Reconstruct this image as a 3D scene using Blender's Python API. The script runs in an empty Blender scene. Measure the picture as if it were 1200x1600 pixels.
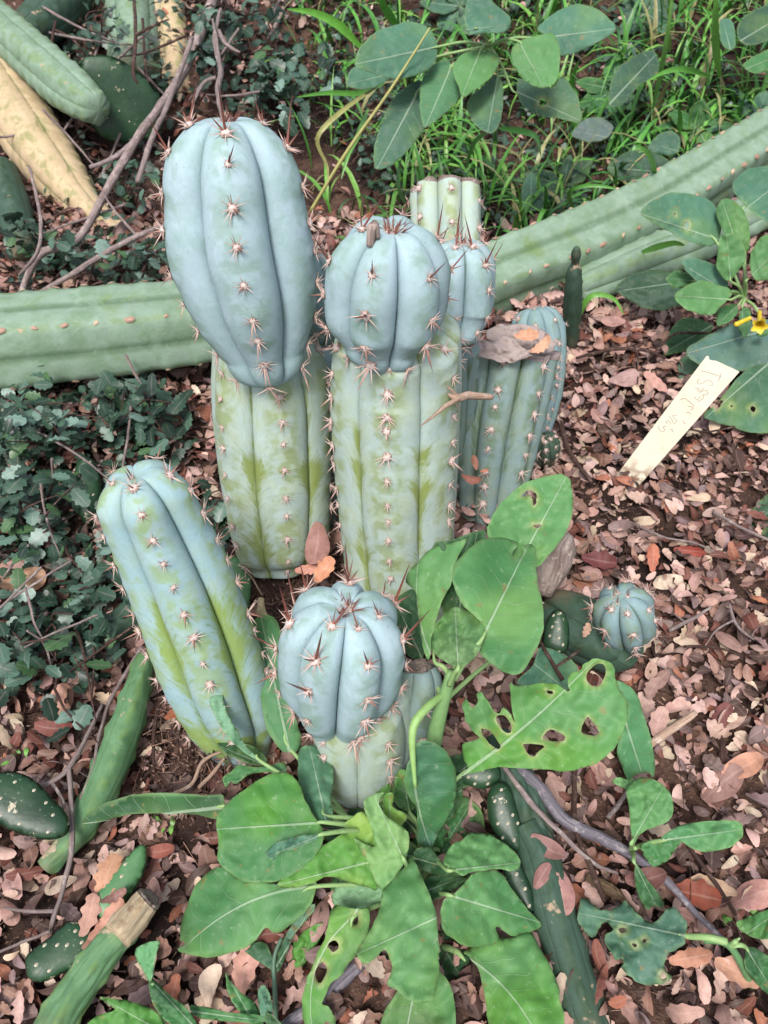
import bpy, math, random
import numpy as np
from mathutils import Vector, Matrix, noise
from mathutils.geometry import delaunay_2d_cdt

# ------------------------------------------------------------------ camera, sky, sun, exposure
CAM = Vector((0.0, 0.0, 1.05)); TILT = math.radians(50.0)
FPX = 800.0 / math.tan(math.radians(33.5))
scn = bpy.context.scene
cd = bpy.data.cameras.new('camera'); cam = bpy.data.objects.new('camera', cd)
scn.collection.objects.link(cam); scn.camera = cam
cam.location = CAM; cam.rotation_euler = (math.radians(90) - TILT, 0, 0)
cd.sensor_fit = 'VERTICAL'; cd.sensor_height = 36; cd.angle = math.radians(67.0)
cd.clip_start = 0.02; cd.clip_end = 200
cd.dof.use_dof = True; cd.dof.focus_distance = 0.95; cd.dof.aperture_fstop = 9.0
world = bpy.data.worlds.new('World'); scn.world = world; world.use_nodes = True
wn = world.node_tree; bg = wn.nodes['Background']
sky = wn.nodes.new('ShaderNodeTexSky'); sky.sky_type = 'NISHITA'; sky.sun_disc = False
sky.sun_elevation = math.radians(62); sky.sun_rotation = math.radians(200)
sky.air_density = 1.0; sky.dust_density = 4.0; sky.ozone_density = 0.6
hs = wn.nodes.new('ShaderNodeHueSaturation'); hs.inputs['Saturation'].default_value = 0.62
wn.links.new(sky.outputs[0], hs.inputs['Color']); wn.links.new(hs.outputs[0], bg.inputs['Color'])
bg.inputs['Strength'].default_value = 0.10
sd = bpy.data.lights.new('sun', 'SUN'); sd.energy = 1.5; sd.angle = math.radians(16); sd.color = (1.0, 0.96, 0.94)
sun = bpy.data.objects.new('sun', sd); scn.collection.objects.link(sun)
sun.rotation_euler = (math.radians(28), 0, math.radians(-20))
vs = scn.view_settings
vs.view_transform = 'Standard'; vs.look = 'None'; vs.gamma = 1.0; vs.use_curve_mapping = False; vs.exposure = 1.12
scn.cycles.use_denoising = True; scn.cycles.max_bounces = 6; scn.cycles.diffuse_bounces = 4
scn.cycles.transmission_bounces = 3; scn.cycles.transparent_max_bounces = 4

R = random.Random(11)
rng = np.random.default_rng(11)
C = scn.collection
CA, SA = math.cos(TILT), math.sin(TILT)
FW = Vector((0, CA, -SA)); UP = Vector((0, SA, CA)); RT = Vector((1, 0, 0))

def ray(x, y):
    return FW + RT * ((x - 600) / FPX) - UP * ((y - 800) / FPX)
def P(x, y, d):                       # a point seen at (x, y) at depth d metres
    return CAM + ray(x, y) * d
def terr(x, y):
    z = 0.012 * math.sin(x * 7.1 + 1.3 * math.sin(y * 3.7)) + 0.010 * math.sin(y * 9.3 + x * 4.0) + 0.006 * math.sin(x * 19 + y * 13)
    return z + 0.30 * max(0.0, y - 2.0) ** 1.15
def terr_np(x, y):
    z = 0.012 * np.sin(x * 7.1 + 1.3 * np.sin(y * 3.7)) + 0.010 * np.sin(y * 9.3 + x * 4.0) + 0.006 * np.sin(x * 19 + y * 13)
    return z + 0.30 * np.maximum(0.0, y - 2.0) ** 1.15
def G(x, y, h=0.0):                   # the point h above the ground seen at (x, y)
    r = ray(x, y); lo, hi = 0.2, 7.0
    for _ in range(26):
        m = (lo + hi) / 2; p = CAM + r * m
        if p.z - terr(p.x, p.y) - h > 0: lo = m
        else: hi = m
    return CAM + r * lo
def depth(p): return (p - CAM).dot(FW)
def proj(p):
    q = p - CAM; d = q.dot(FW)
    return 600 + FPX * q.dot(RT) / d, 800 - FPX * q.dot(UP) / d, d
def Z(ox, oy, k, pts): return [(ox + x / k, oy + y / k) for x, y in pts]
K = 8 / 3
def s2l(c): c /= 255.0; return c / 12.92 if c <= 0.04045 else ((c + 0.055) / 1.055) ** 2.4
def col(r, g, b, k=0.8): return (s2l(r) * k, s2l(g) * k, s2l(b) * k, 1.0)

# ------------------------------------------------------------------ node helpers
class NT:
    def __init__(s, name, rough=0.6, spec=0.4):
        s.m = bpy.data.materials.new(name); s.m.use_nodes = True
        s.t = s.m.node_tree; s.b = s.t.nodes['Principled BSDF']; s.out = s.t.nodes['Material Output']
        s.b.inputs['Roughness'].default_value = rough; s.b.inputs['Specular IOR Level'].default_value = spec
    def n(s, ty, **kw):
        nd = s.t.nodes.new(ty)
        for k, v in kw.items(): setattr(nd, k, v)
        return nd
    def set(s, sock, v):
        if hasattr(v, 'is_output') or isinstance(v, bpy.types.NodeSocket): s.t.links.new(v, sock)
        else: sock.default_value = v
    def math(s, op, a, b=0.0, c=0.0, clamp=False):
        nd = s.n('ShaderNodeMath', operation=op, use_clamp=clamp)
        s.set(nd.inputs[0], a); s.set(nd.inputs[1], b); s.set(nd.inputs[2], c); return nd.outputs[0]
    def sm(s, x, a, b, lo=0.0, hi=1.0):
        nd = s.n('ShaderNodeMapRange', interpolation_type='SMOOTHSTEP')
        s.set(nd.inputs[0], x)
        if b < a: a, b, lo, hi = b, a, hi, lo
        nd.inputs[1].default_value = a; nd.inputs[2].default_value = b; nd.inputs[3].default_value = lo; nd.inputs[4].default_value = hi
        return nd.outputs[0]
    def noise(s, vec, scale=5.0, detail=3.0, rough=0.5, dist=0.0):
        nd = s.n('ShaderNodeTexNoise'); 
        if vec is not None: s.set(nd.inputs['Vector'], vec)
        nd.inputs['Scale'].default_value = scale; nd.inputs['Detail'].default_value = detail
        nd.inputs['Roughness'].default_value = rough; nd.inputs['Distortion'].default_value = dist
        return nd.outputs['Fac']
    def mix(s, f, a, b, mode='MIX'):
        nd = s.n('ShaderNodeMix', data_type='RGBA', blend_type=mode)
        s.set(nd.inputs[0], f); s.set(nd.inputs[6], a); s.set(nd.inputs[7], b); return nd.outputs[2]
    def attr(s, name):
        return s.n('ShaderNodeAttribute', attribute_name=name)
    def sep(s, v):
        nd = s.n('ShaderNodeSeparateXYZ'); s.set(nd.inputs[0], v); return nd.outputs
    def comb(s, x, y, z):
        nd = s.n('ShaderNodeCombineXYZ'); s.set(nd.inputs[0], x); s.set(nd.inputs[1], y); s.set(nd.inputs[2], z); return nd.outputs[0]
    def obj(s): return s.n('ShaderNodeTexCoord').outputs['Object']
    def geo(s): return s.n('ShaderNodeNewGeometry').outputs['Position']
    def bump(s, h, dist=0.002, strength=0.6):
        nd = s.n('ShaderNodeBump'); nd.inputs['Strength'].default_value = strength; nd.inputs['Distance'].default_value = dist
        s.set(nd.inputs['Height'], h); s.t.links.new(nd.outputs[0], s.b.inputs['Normal']); return nd
    def base(s, c): s.set(s.b.inputs['Base Color'], c)

def m_cactus(name, bloom, bloom2, green, dark, scar=0.0, tan=(190, 165, 140), spots=0.0):
    t = NT(name, 0.62, 0.3)
    a = t.attr('cac'); w, V, g = t.sep(a.outputs['Vector']); pos = t.geo()
    q = t.math('SUBTRACT', V, t.math('MULTIPLY', w, 0.060))
    v1 = t.n('ShaderNodeVectorMath', operation='ADD')
    t.set(v1.inputs[0], t.comb(t.math('MULTIPLY', q, 12.0), t.math('MULTIPLY', w, 0.5), 0.0))
    v2 = t.n('ShaderNodeVectorMath', operation='SCALE'); t.set(v2.inputs[0], pos); v2.inputs['Scale'].default_value = 5.0
    t.set(v1.inputs[1], v2.outputs[0])
    flame = t.noise(v1.outputs[0], 1.0, 2.0, 0.5)
    streak = t.noise(t.comb(t.math('MULTIPLY', q, 130.0), t.math('MULTIPLY', w, 4.0), 0.0), 1.0, 4.0, 0.6, 0.4)
    fine = t.noise(pos, 300.0, 3.0, 0.7); mid = t.noise(pos, 28.0, 4.0, 0.6)
    c = t.mix(t.sm(mid, 0.35, 0.7), bloom, bloom2); bloom_hi = tuple(min(1, x * 1.25 + 0.03) for x in bloom[:3]) + (1,)
    # green shows where the bloom has rubbed off, mostly either side of the furrows
    m = t.math('ADD', flame, t.math('MULTIPLY', g, 0.55)); m = t.math('ADD', m, t.math('MULTIPLY', t.math('SUBTRACT', streak, 0.3), 0.34))
    m = t.math('SUBTRACT', m, t.math('MULTIPLY', t.math('POWER', w, 2.0), 0.30))
    mask = t.sm(m, 0.64, 0.84)
    c = t.mix(t.math('MULTIPLY', mask, 0.85), c, green)
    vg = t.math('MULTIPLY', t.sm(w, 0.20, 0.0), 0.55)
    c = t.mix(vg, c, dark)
    st = t.math('MULTIPLY', t.sm(streak, 0.55, 0.72), t.math('MULTIPLY', t.math('MAXIMUM', g, 0.1), 0.5)); c = t.mix(st, c, dark)
    # faint slanted notch lines on the crests and a greener patch between areoles
    cr = t.math('MULTIPLY', t.sm(w, 0.78, 0.97), t.sm(t.noise(pos, 45.0, 2.0), 0.42, 0.6))
    c = t.mix(t.math('MULTIPLY', cr, 0.55), c, green)
    sc_ = t.noise(t.comb(t.math('MULTIPLY', q, 30.0), t.math('MULTIPLY', w, 3.0), t.math('MULTIPLY', V, 9.0)), 1.0, 5.0, 0.7, 0.8)
    c = t.mix(t.sm(sc_, 0.52, 0.75, 0.0, 0.45), c, bloom_hi); c = t.mix(t.sm(sc_, 0.46, 0.25, 0.0, 0.35), c, green)
    sp = t.sm(fine, 0.64, 0.72); c = t.mix(t.math('MULTIPLY', sp, 0.30), c, dark)
    sp2 = t.sm(t.noise(pos, 210.0, 2.0, 0.6), 0.70, 0.75); c = t.mix(t.math('MULTIPLY', sp2, 0.3), c, col(60, 55, 45))
    sc2 = t.noise(pos, 13.0, 6.0, 0.72, 0.6); c = t.mix(t.sm(sc2, 0.54, 0.66, 0.0, 0.30), c, bloom_hi); c = t.mix(t.sm(sc2, 0.44, 0.34, 0.0, 0.32), c, green)
    ck = t.math('MULTIPLY', t.sm(t.noise(pos, 95.0, 5.0, 0.75), 0.66, 0.70), t.sm(t.noise(pos, 9.0, 2.0), 0.5, 0.6)); c = t.mix(t.math('MULTIPLY', ck, 0.6), c, col(172, 150, 122))
    dirt = t.math('MULTIPLY', t.sm(V, 0.07, 0.0), t.sm(mid, 0.4, 0.65)); c = t.mix(t.math('MULTIPLY', dirt, 0.7), c, col(130, 112, 92))
    if scar > 0:
        s1 = t.math('ADD', t.noise(pos, 30.0, 5.0, 0.7), t.math('MULTIPLY', t.math('POWER', w, 6.0), 0.22 * scar))
        c = t.mix(t.sm(s1, 0.70, 0.76), c, col(*tan))
    if spots > 0:
        s2 = t.noise(pos, 16.0, 4.0, 0.65); c = t.mix(t.sm(s2, 0.66 - 0.2 * spots, 0.70 - 0.2 * spots), c, col(*tan))
    t.base(c)
    h = t.math('ADD', t.math('MULTIPLY', streak, 0.6), t.math('MULTIPLY', fine, 0.3)); h = t.math('ADD', h, mid)
    t.bump(h, 0.0015, 0.5)
    t.set(t.b.inputs['Roughness'], t.sm(mask, 0, 1, 0.68, 0.45))
    return t.m

def m_leaf(name, vk=0.5, fq=7.0):
    t = NT(name, 0.56, 0.32)
    lf = t.attr('lf'); s, tt, rr = t.sep(lf.outputs['Vector']); base = t.attr('Col').outputs['Color']; pos = t.geo()
    nz = t.noise(pos, 18.0, 3.0); nf = t.noise(pos, 160.0, 3.0, 0.6)
    at = t.math('ABSOLUTE', tt)
    ww = t.math('SUBTRACT', 0.016, t.math('MULTIPLY', s, 0.011))
    mr = t.math('SUBTRACT', 1.0, t.math('DIVIDE', at, ww), clamp=True); mr = t.sm(mr, 0.0, 0.45)
    sgn = t.math('MULTIPLY', t.math('SIGN', tt), 0.23)
    q = t.math('SUBTRACT', s, t.math('MULTIPLY', t.math('POWER', at, 0.72), 0.50)); nv = t.noise(t.comb(t.math('MULTIPLY', s, 2.2), t.math('MULTIPLY', tt, 3.0), rr), 1.0, 1.0)
    q = t.math('ADD', t.math('MULTIPLY', q, fq), t.math('ADD', sgn, t.math('ADD', t.math('ADD', t.math('MULTIPLY', nz, 0.5), t.math('MULTIPLY', nv, 2.2)), rr)))
    fr = t.math('ABSOLUTE', t.math('SUBTRACT', t.math('FRACT', q), 0.5))
    sv = t.math('MULTIPLY', t.sm(fr, 0.034, 0.006), t.sm(at, 0.36, 0.08, 0.15, 1.0))
    vein = t.math('MAXIMUM', mr, t.math('MULTIPLY', sv, vk))
    vo = t.n('ShaderNodeTexVoronoi', feature='DISTANCE_TO_EDGE'); vo.inputs['Scale'].default_value = 130.0
    net = t.sm(vo.outputs['Distance'], 0.07, 0.0)
    c = t.mix(t.sm(nz, 0.3, 0.75, 0.0, 0.45), base, t.mix(1.0, base, (0.62, 0.78, 0.62, 1), 'MULTIPLY'))
    c = t.mix(t.sm(t.noise(pos, 9.0, 2.0), 0.48, 0.72, 0.0, 0.35), c, t.mix(0.5, base, col(165, 200, 90)))
    c = t.mix(t.math('MULTIPLY', net, 0.17), c, col(190, 220, 170))
    c = t.mix(t.math('MULTIPLY', vein, 0.6), c, t.mix(0.62, base, col(215, 235, 205)))
    c = t.mix(t.math('MULTIPLY', t.sm(nf, 0.62, 0.72), 0.18), c, col(225, 235, 215))
    c = t.mix(t.math('MULTIPLY', t.sm(t.noise(pos, 75.0, 2.0), 0.68, 0.73), 0.55), c, col(150, 130, 80))
    t.base(c)
    hh = t.math('ADD', t.math('MULTIPLY', vein, 0.9), t.math('MULTIPLY', t.noise(pos, 60.0, 3.0), 0.7)); hh = t.math('ADD', hh, t.math('MULTIPLY', nf, 0.25))
    t.bump(hh, 0.0016, 0.7)
    tr = t.n('ShaderNodeBsdfTranslucent'); t.set(tr.inputs[0], t.mix(0.5, c, col(150, 200, 60)))
    mx = t.n('ShaderNodeMixShader'); mx.inputs[0].default_value = 0.22
    t.t.links.new(t.b.outputs[0], mx.inputs[1]); t.t.links.new(tr.outputs[0], mx.inputs[2]); t.t.links.new(mx.outputs[0], t.out.inputs[0])
    return t.m

def m_small(name, rough=0.6, var=0.5, transl=0.0, spec=0.35):
    t = NT(name, rough, spec)
    base = t.attr('Col').outputs['Color']; pos = t.geo()
    n1 = t.noise(pos, 70.0, 4.0, 0.65); n2 = t.noise(pos, 420.0, 2.0)
    c = t.mix(t.sm(n1, 0.35, 0.7, 0.0, var), base, t.mix(1.0, base, (0.42, 0.36, 0.34, 1), 'MULTIPLY'))
    c = t.mix(t.sm(n2, 0.62, 0.75, 0.0, var * 0.7), c, t.mix(1.0, base, (0.35, 0.28, 0.25, 1), 'MULTIPLY'))
    lf = t.attr('lf'); s, tt, rr = t.sep(lf.outputs['Vector']); at = t.math('ABSOLUTE', tt)
    mr = t.math('MULTIPLY', t.sm(at, 0.07, 0.02), t.sm(rr, 0.2, 0.5)); c = t.mix(t.math('MULTIPLY', mr, 0.22), c, t.mix(0.5, base, col(235, 215, 200)))
    t.base(c); t.bump(n1, 0.0012, 0.5)
    if transl > 0:
        tr = t.n('ShaderNodeBsdfTranslucent'); t.set(tr.inputs[0], c)
        mx = t.n('ShaderNodeMixShader'); mx.inputs[0].default_value = transl
        t.t.links.new(t.b.outputs[0], mx.inputs[1]); t.t.links.new(tr.outputs[0], mx.inputs[2]); t.t.links.new(mx.outputs[0], t.out.inputs[0])
    return t.m

def m_wood(name, c1, c2, c3, sc=1.0, rough=0.8):
    t = NT(name, rough, 0.2)
    pos = t.geo(); a = t.attr('cac'); w, V, g = t.sep(a.outputs['Vector'])
    n = t.noise(t.comb(t.math('MULTIPLY', V, 18.0 * sc), t.math('MULTIPLY', w, 14.0), 0.0), 1.0, 5.0, 0.65, 0.3)
    n2 = t.noise(pos, 60.0 * sc, 5.0, 0.7)
    c = t.mix(t.sm(n, 0.35, 0.65), c1, c2); c = t.mix(t.sm(n2, 0.52, 0.68), c, c3)
    t.base(c); t.bump(t.math('ADD', n, n2), 0.003, 0.8); return t.m

def m_pad(name, c1, c2, spot=(195, 185, 160), thr=0.62):
    t = NT(name, 0.42, 0.4); pos = t.geo()
    n = t.noise(pos, 14.0, 3.0); c = t.mix(t.sm(n, 0.3, 0.7), c1, c2)
    c = t.mix(t.math('MULTIPLY', t.sm(t.noise(pos, 34.0, 5.0, 0.7), thr, thr + 0.04), 0.9), c, col(*spot))
    c = t.mix(t.math('MULTIPLY', t.sm(t.noise(pos, 210.0, 2.0), 0.66, 0.72), 0.35), c, col(150, 165, 135))
    t.base(c); t.bump(t.noise(pos, 90.0, 3.0), 0.0012, 0.5); return t.m

BL, BL2 = col(170, 194, 202), col(156, 184, 184)
MAT = dict(
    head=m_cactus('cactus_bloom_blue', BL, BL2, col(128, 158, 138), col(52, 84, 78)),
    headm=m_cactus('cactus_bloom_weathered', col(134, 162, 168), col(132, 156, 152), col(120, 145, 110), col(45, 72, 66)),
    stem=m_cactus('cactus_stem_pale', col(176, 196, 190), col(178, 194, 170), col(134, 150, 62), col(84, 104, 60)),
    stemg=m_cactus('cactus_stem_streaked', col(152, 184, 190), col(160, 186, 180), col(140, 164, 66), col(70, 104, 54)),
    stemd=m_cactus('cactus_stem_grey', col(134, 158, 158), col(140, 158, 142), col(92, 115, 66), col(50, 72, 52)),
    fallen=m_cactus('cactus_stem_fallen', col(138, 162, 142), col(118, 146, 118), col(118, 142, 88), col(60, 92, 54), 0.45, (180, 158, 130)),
    fallen2=m_cactus('cactus_stem_green_scarred', col(98, 138, 98), col(76, 116, 76), col(112, 142, 76), col(52, 84, 44), 0.2, (182, 164, 138), 0.12),
    yell=m_cactus('cactus_stem_tan', col(206, 184, 150), col(190, 168, 132), col(120, 135, 70), col(92, 104, 58), 0.6, (206, 184, 146), 0.5),
    darks=m_cactus('cactus_stem_dark', col(66, 92, 78), col(54, 78, 60), col(48, 70, 40), col(26, 40, 28), 0.4, (165, 145, 120), 0.1),
    padd=m_pad('cactus_pad_dark', col(44, 78, 50), col(30, 58, 38)),
    padg=m_pad('cactus_pad_green', col(100, 146, 98), col(78, 124, 80), (185, 180, 150), 0.66),
    leaf=m_leaf('broad_leaf'), young=m_leaf('young_ribbed_leaf', 1.3, 9.5), litter=m_small('dead_leaf', 0.62, 0.55, 0.08), green=m_small('small_green_leaf', 0.42, 0.35, 0.12, 0.5),
    spine=m_small('spine', 0.45, 0.15), twig=m_wood('twig_grey', col(166, 150, 146), col(122, 106, 102), col(190, 176, 170)),
    twigd=m_wood('twig_dark', col(92, 70, 62), col(60, 45, 42), col(130, 108, 98)),
    twigb=m_wood('stick_weathered', col(136, 130, 138), col(96, 92, 100), col(176, 168, 168)),
    pale=m_wood('splinter_pale', col(205, 178, 158), col(168, 136, 116), col(222, 200, 184)),
    palew=m_wood('bleached_bark', col(206, 190, 162), col(180, 158, 126), col(150, 122, 92), 1.2),
    bark=m_wood('rotten_bark', col(112, 92, 72), col(70, 56, 44), col(160, 136, 104), 1.6),
    crust=m_wood('withered_crust', col(186, 172, 166), col(140, 122, 118), col(128, 108, 104), 0.7),
    cork=m_wood('cactus_cork', col(176, 160, 150), col(122, 104, 96), col(200, 184, 172), 1.5),
    stalk=m_small('green_stalk', 0.5, 0.25, 0.0),
)

# ------------------------------------------------------------------ mesh helpers
def mesh(name, verts, faces, mat, vec=None, color=None, smooth=True, vecname='cac'):
    me = bpy.data.meshes.new(name); me.from_pydata([tuple(v) for v in verts], [], faces)
    if smooth: me.polygons.foreach_set('use_smooth', [True] * len(me.polygons))
    if vec is not None:
        at = me.attributes.new(vecname, 'FLOAT_VECTOR', 'POINT'); at.data.foreach_set('vector', np.array(vec, dtype=np.float32).ravel())
    if color is not None:
        ca = me.attributes.new('Col', 'FLOAT_COLOR', 'POINT')
        arr = np.array(color, dtype=np.float32)
        if arr.ndim == 1: arr = np.tile(arr, (len(verts), 1))
        ca.data.foreach_set('color', arr.ravel())
    me.materials.append(mat); return me
def link(name, me, parent=None, mw=None):
    """vertices are in world space (or in mw's space); a part is shifted by its thing's location"""
    o = bpy.data.objects.new(name, me); C.objects.link(o); mw = mw or Matrix.Identity(4)
    if parent is not None:
        o.parent = parent; o.matrix_basis = Matrix.Translation(-ORG.get(parent.name, Vector((0, 0, 0)))) @ mw
    else: o.matrix_world = mw
    return o
def solo(name, me, label, cat, group=None):
    """a thing that is one mesh: its origin goes to its first vertex"""
    v0 = me.vertices[0].co.copy(); me.transform(Matrix.Translation(-v0))
    o = bpy.data.objects.new(name, me); C.objects.link(o); o.location = v0; return tag(o, label, cat, group)
ORG = {}
def tag(o, label, cat, group=None, kind=None):
    if label: o['label'] = label
    if cat: o['category'] = cat
    if group: o['group'] = group
    if kind: o['kind'] = kind
    return o
def thing(name, loc, label, cat, group=None):
    o = bpy.data.objects.new(name, None); C.objects.link(o); o.location = loc; o.empty_display_size = 0.02
    ORG[o.name] = Vector(loc); return tag(o, label, cat, group)
def struct(o): o['kind'] = 'structure'; return o
def sub(name, me, part):              # a sub-part: the part sits at its thing's origin shift, so no shift of its own
    o = bpy.data.objects.new(name, me); C.objects.link(o); o.parent = part; return o
def catmull(pts, n):
    pts = [np.array(p, float) for p in pts]; m = len(pts); out = []
    for k in range(n):
        u = k / (n - 1) * (m - 1); i = min(int(u), m - 2); f = u - i
        p0, p1, p2, p3 = pts[max(i - 1, 0)], pts[i], pts[i + 1], pts[min(i + 2, m - 1)]
        out.append(0.5 * ((2 * p1) + (-p0 + p2) * f + (2 * p0 - 5 * p1 + 4 * p2 - p3) * f * f + (-p0 + 3 * p1 - 3 * p2 + p3) * f ** 3))
    return out

def tube(pts, rad, seg=8, n=None, jit=0.0, cap=True):
    """verts, faces, vec of a round tube through pts"""
    pts = [Vector(p) for p in pts]
    if n is None: n = max(6, len(pts) * 4)
    cs = [Vector(c) for c in catmull(pts, n)]; rs = [float(x) for x in catmull([[r] for r in rad], n)]
    if jit:
        cs = [c + noise.noise_vector(c * 40) * jit for c in cs]
    V, F, A = [], [], []; up = None; L = 0.0
    for i, c in enumerate(cs):
        t = (cs[min(i + 1, n - 1)] - cs[max(i - 1, 0)]).normalized()
        if up is None: up = t.orthogonal().normalized()
        up = (up - t * up.dot(t)).normalized(); sd_ = t.cross(up)
        if i: L += (c - cs[i - 1]).length
        for k in range(seg):
            a = 2 * math.pi * k / seg; d = up * math.cos(a) + sd_ * math.sin(a)
            rr = rs[i] * (1 + (0.25 * noise.noise(c * 60 + d * 2) if jit else 0))
            V.append(c + d * rr); A.append((abs(1 - 2 * k / seg), L, 0))
    for i in range(n - 1):
        for k in range(seg):
            F.append((i * seg + k, i * seg + (k + 1) % seg, (i + 1) * seg + (k + 1) % seg, (i + 1) * seg + k))
    if cap:
        F.append(tuple(range(seg))[::-1]); F.append(tuple(range((n - 1) * seg, n * seg)))
    return V, F, A
def merge(parts):
    V, F, A = [], [], []
    for v, f, a in parts:
        b = len(V); V += list(v); F += [tuple(i + b for i in x) for x in f]; A += list(a)
    return V, F, A

# ------------------------------------------------------------------ spine clusters
SP = {}
def spine_mesh(kind, seed):
    r = random.Random(seed); V, F, Cc = [], [], []
    def cone(d, l, rb, c0, c1, off=Vector((0, 0, 0))):
        d = d.normalized(); u = d.orthogonal().normalized(); v = d.cross(u); b = len(V)
        for (f, rr) in ((0, rb), (0.55, rb * 0.62)):
            for k in range(5):
                a = 2 * math.pi * k / 5; V.append(off + d * (l * f) + (u * math.cos(a) + v * math.sin(a)) * rr)
                Cc.append([c0[i] * (1 - f) + c1[i] * f for i in range(4)])
        V.append(off + d * l); Cc.append(c1)
        for k in range(5):
            F.append((b + k, b + (k + 1) % 5, b + 5 + (k + 1) % 5, b + 5 + k)); F.append((b + 5 + k, b + 5 + (k + 1) % 5, b + 10))
    tanc, dk, wh = col(218, 190, 178), col(126, 76, 68), col(214, 198, 190)
    # woolly cushion
    b = len(V); V.append(Vector((0, 0, 0.0028))); Cc.append(wh)
    for j, (rr, zz) in enumerate(((0.0024, 0.0022), (0.0042, 0.0002))):
        for k in range(8):
            a = k * math.pi / 4; q = rr * r.uniform(0.8, 1.2); V.append(Vector((math.cos(a) * q, math.sin(a) * q, zz))); Cc.append(wh if j == 0 else col(170, 140, 126))
    for k in range(8):
        F.append((b, b + 1 + k, b + 1 + (k + 1) % 8)); F.append((b + 1 + k, b + 9 + k, b + 9 + (k + 1) % 8, b + 1 + (k + 1) % 8))
    nr = {'small': 7, 'head': 9, 'up': 8, 'down': 9, 'tuft': 10}[kind] + r.randint(-2, 2)
    for k in range(nr):
        a = 2 * math.pi * (k + r.uniform(-0.35, 0.35)) / nr; el = r.uniform(0.15, 0.75)
        l = r.uniform(0.007, 0.015) * (0.9 if kind == 'small' else 1.1)
        d = Vector((math.cos(a) * math.cos(el), math.sin(a) * math.cos(el), math.sin(el)))
        cc = tanc if r.random() < 0.7 else dk
        cone(d, l, 0.00062, tanc, [tanc[i] * 0.4 + cc[i] * 0.6 for i in range(4)])
    if kind == 'up':
        cone(Vector((r.uniform(0.5, 1.2), r.uniform(-0.4, 0.4), 1.0)), r.uniform(0.024, 0.040), 0.00115, col(150, 92, 78), col(62, 34, 34))
        cone(Vector((r.uniform(0.1, 0.6), r.uniform(-0.7, 0.7), 0.9)), r.uniform(0.012, 0.02), 0.0009, col(180, 130, 112), col(80, 44, 42))
    if kind == 'down':
        cone(Vector((r.uniform(-1.4, -0.6), r.uniform(-0.4, 0.4), 0.7)), r.uniform(0.020, 0.034), 0.0010, tanc, col(170, 120, 104))
        cone(Vector((r.uniform(-1.0, -0.3), r.uniform(-0.9, 0.9), 0.8)), r.uniform(0.012, 0.020), 0.0009, tanc, col(185, 140, 122))
    if kind == 'head':
        cone(Vector((r.uniform(-0.6, 0.3), r.uniform(-0.6, 0.6), 1.0)), r.uniform(0.012, 0.026), 0.0010, col(190, 140, 122), col(96, 56, 52))
    if kind == 'small':
        cone(Vector((r.uniform(-1.0, -0.2), r.uniform(-0.5, 0.5), 0.9)), r.uniform(0.010, 0.016), 0.0009, tanc, col(165, 120, 105))
    if kind == 'tuft':
        for _ in range(3): cone(Vector((r.uniform(-0.6, 0.8), r.uniform(-0.8, 0.8), 1.0)), r.uniform(0.014, 0.030), 0.0010, col(170, 110, 92), col(78, 42, 40))
    return mesh('spines_' + kind, V, F, MAT['spine'], None, Cc, smooth=False)
def scar_mesh(seed):
    r = random.Random(seed); V = [Vector((0, 0, 0.0022))]; F = []
    for j, (rr, zz) in enumerate(((0.0035, 0.0018), (0.0065, -0.0005))):
        for k in range(9): a = k * 2 * math.pi / 9; q = rr * r.uniform(0.6, 1.3); V.append(Vector((math.cos(a) * q * 1.6, math.sin(a) * q, zz * r.uniform(.6, 1.2))))
    for k in range(9): F += [(0, 1 + k, 1 + (k + 1) % 9), (1 + k, 10 + k, 10 + (k + 1) % 9, 1 + (k + 1) % 9)]
    return mesh('areole_scar', V, F, MAT['spine'], None, col(*r.choice([(190, 166, 142), (204, 180, 152), (172, 140, 120), (184, 150, 130)])), True)
SP['scar'] = [scar_mesh(i) for i in range(6)]
for kd in ('small', 'head', 'up', 'down', 'tuft'): SP[kd] = [spine_mesh(kd, 100 + i * 7 + len(kd)) for i in range(9)]

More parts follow.
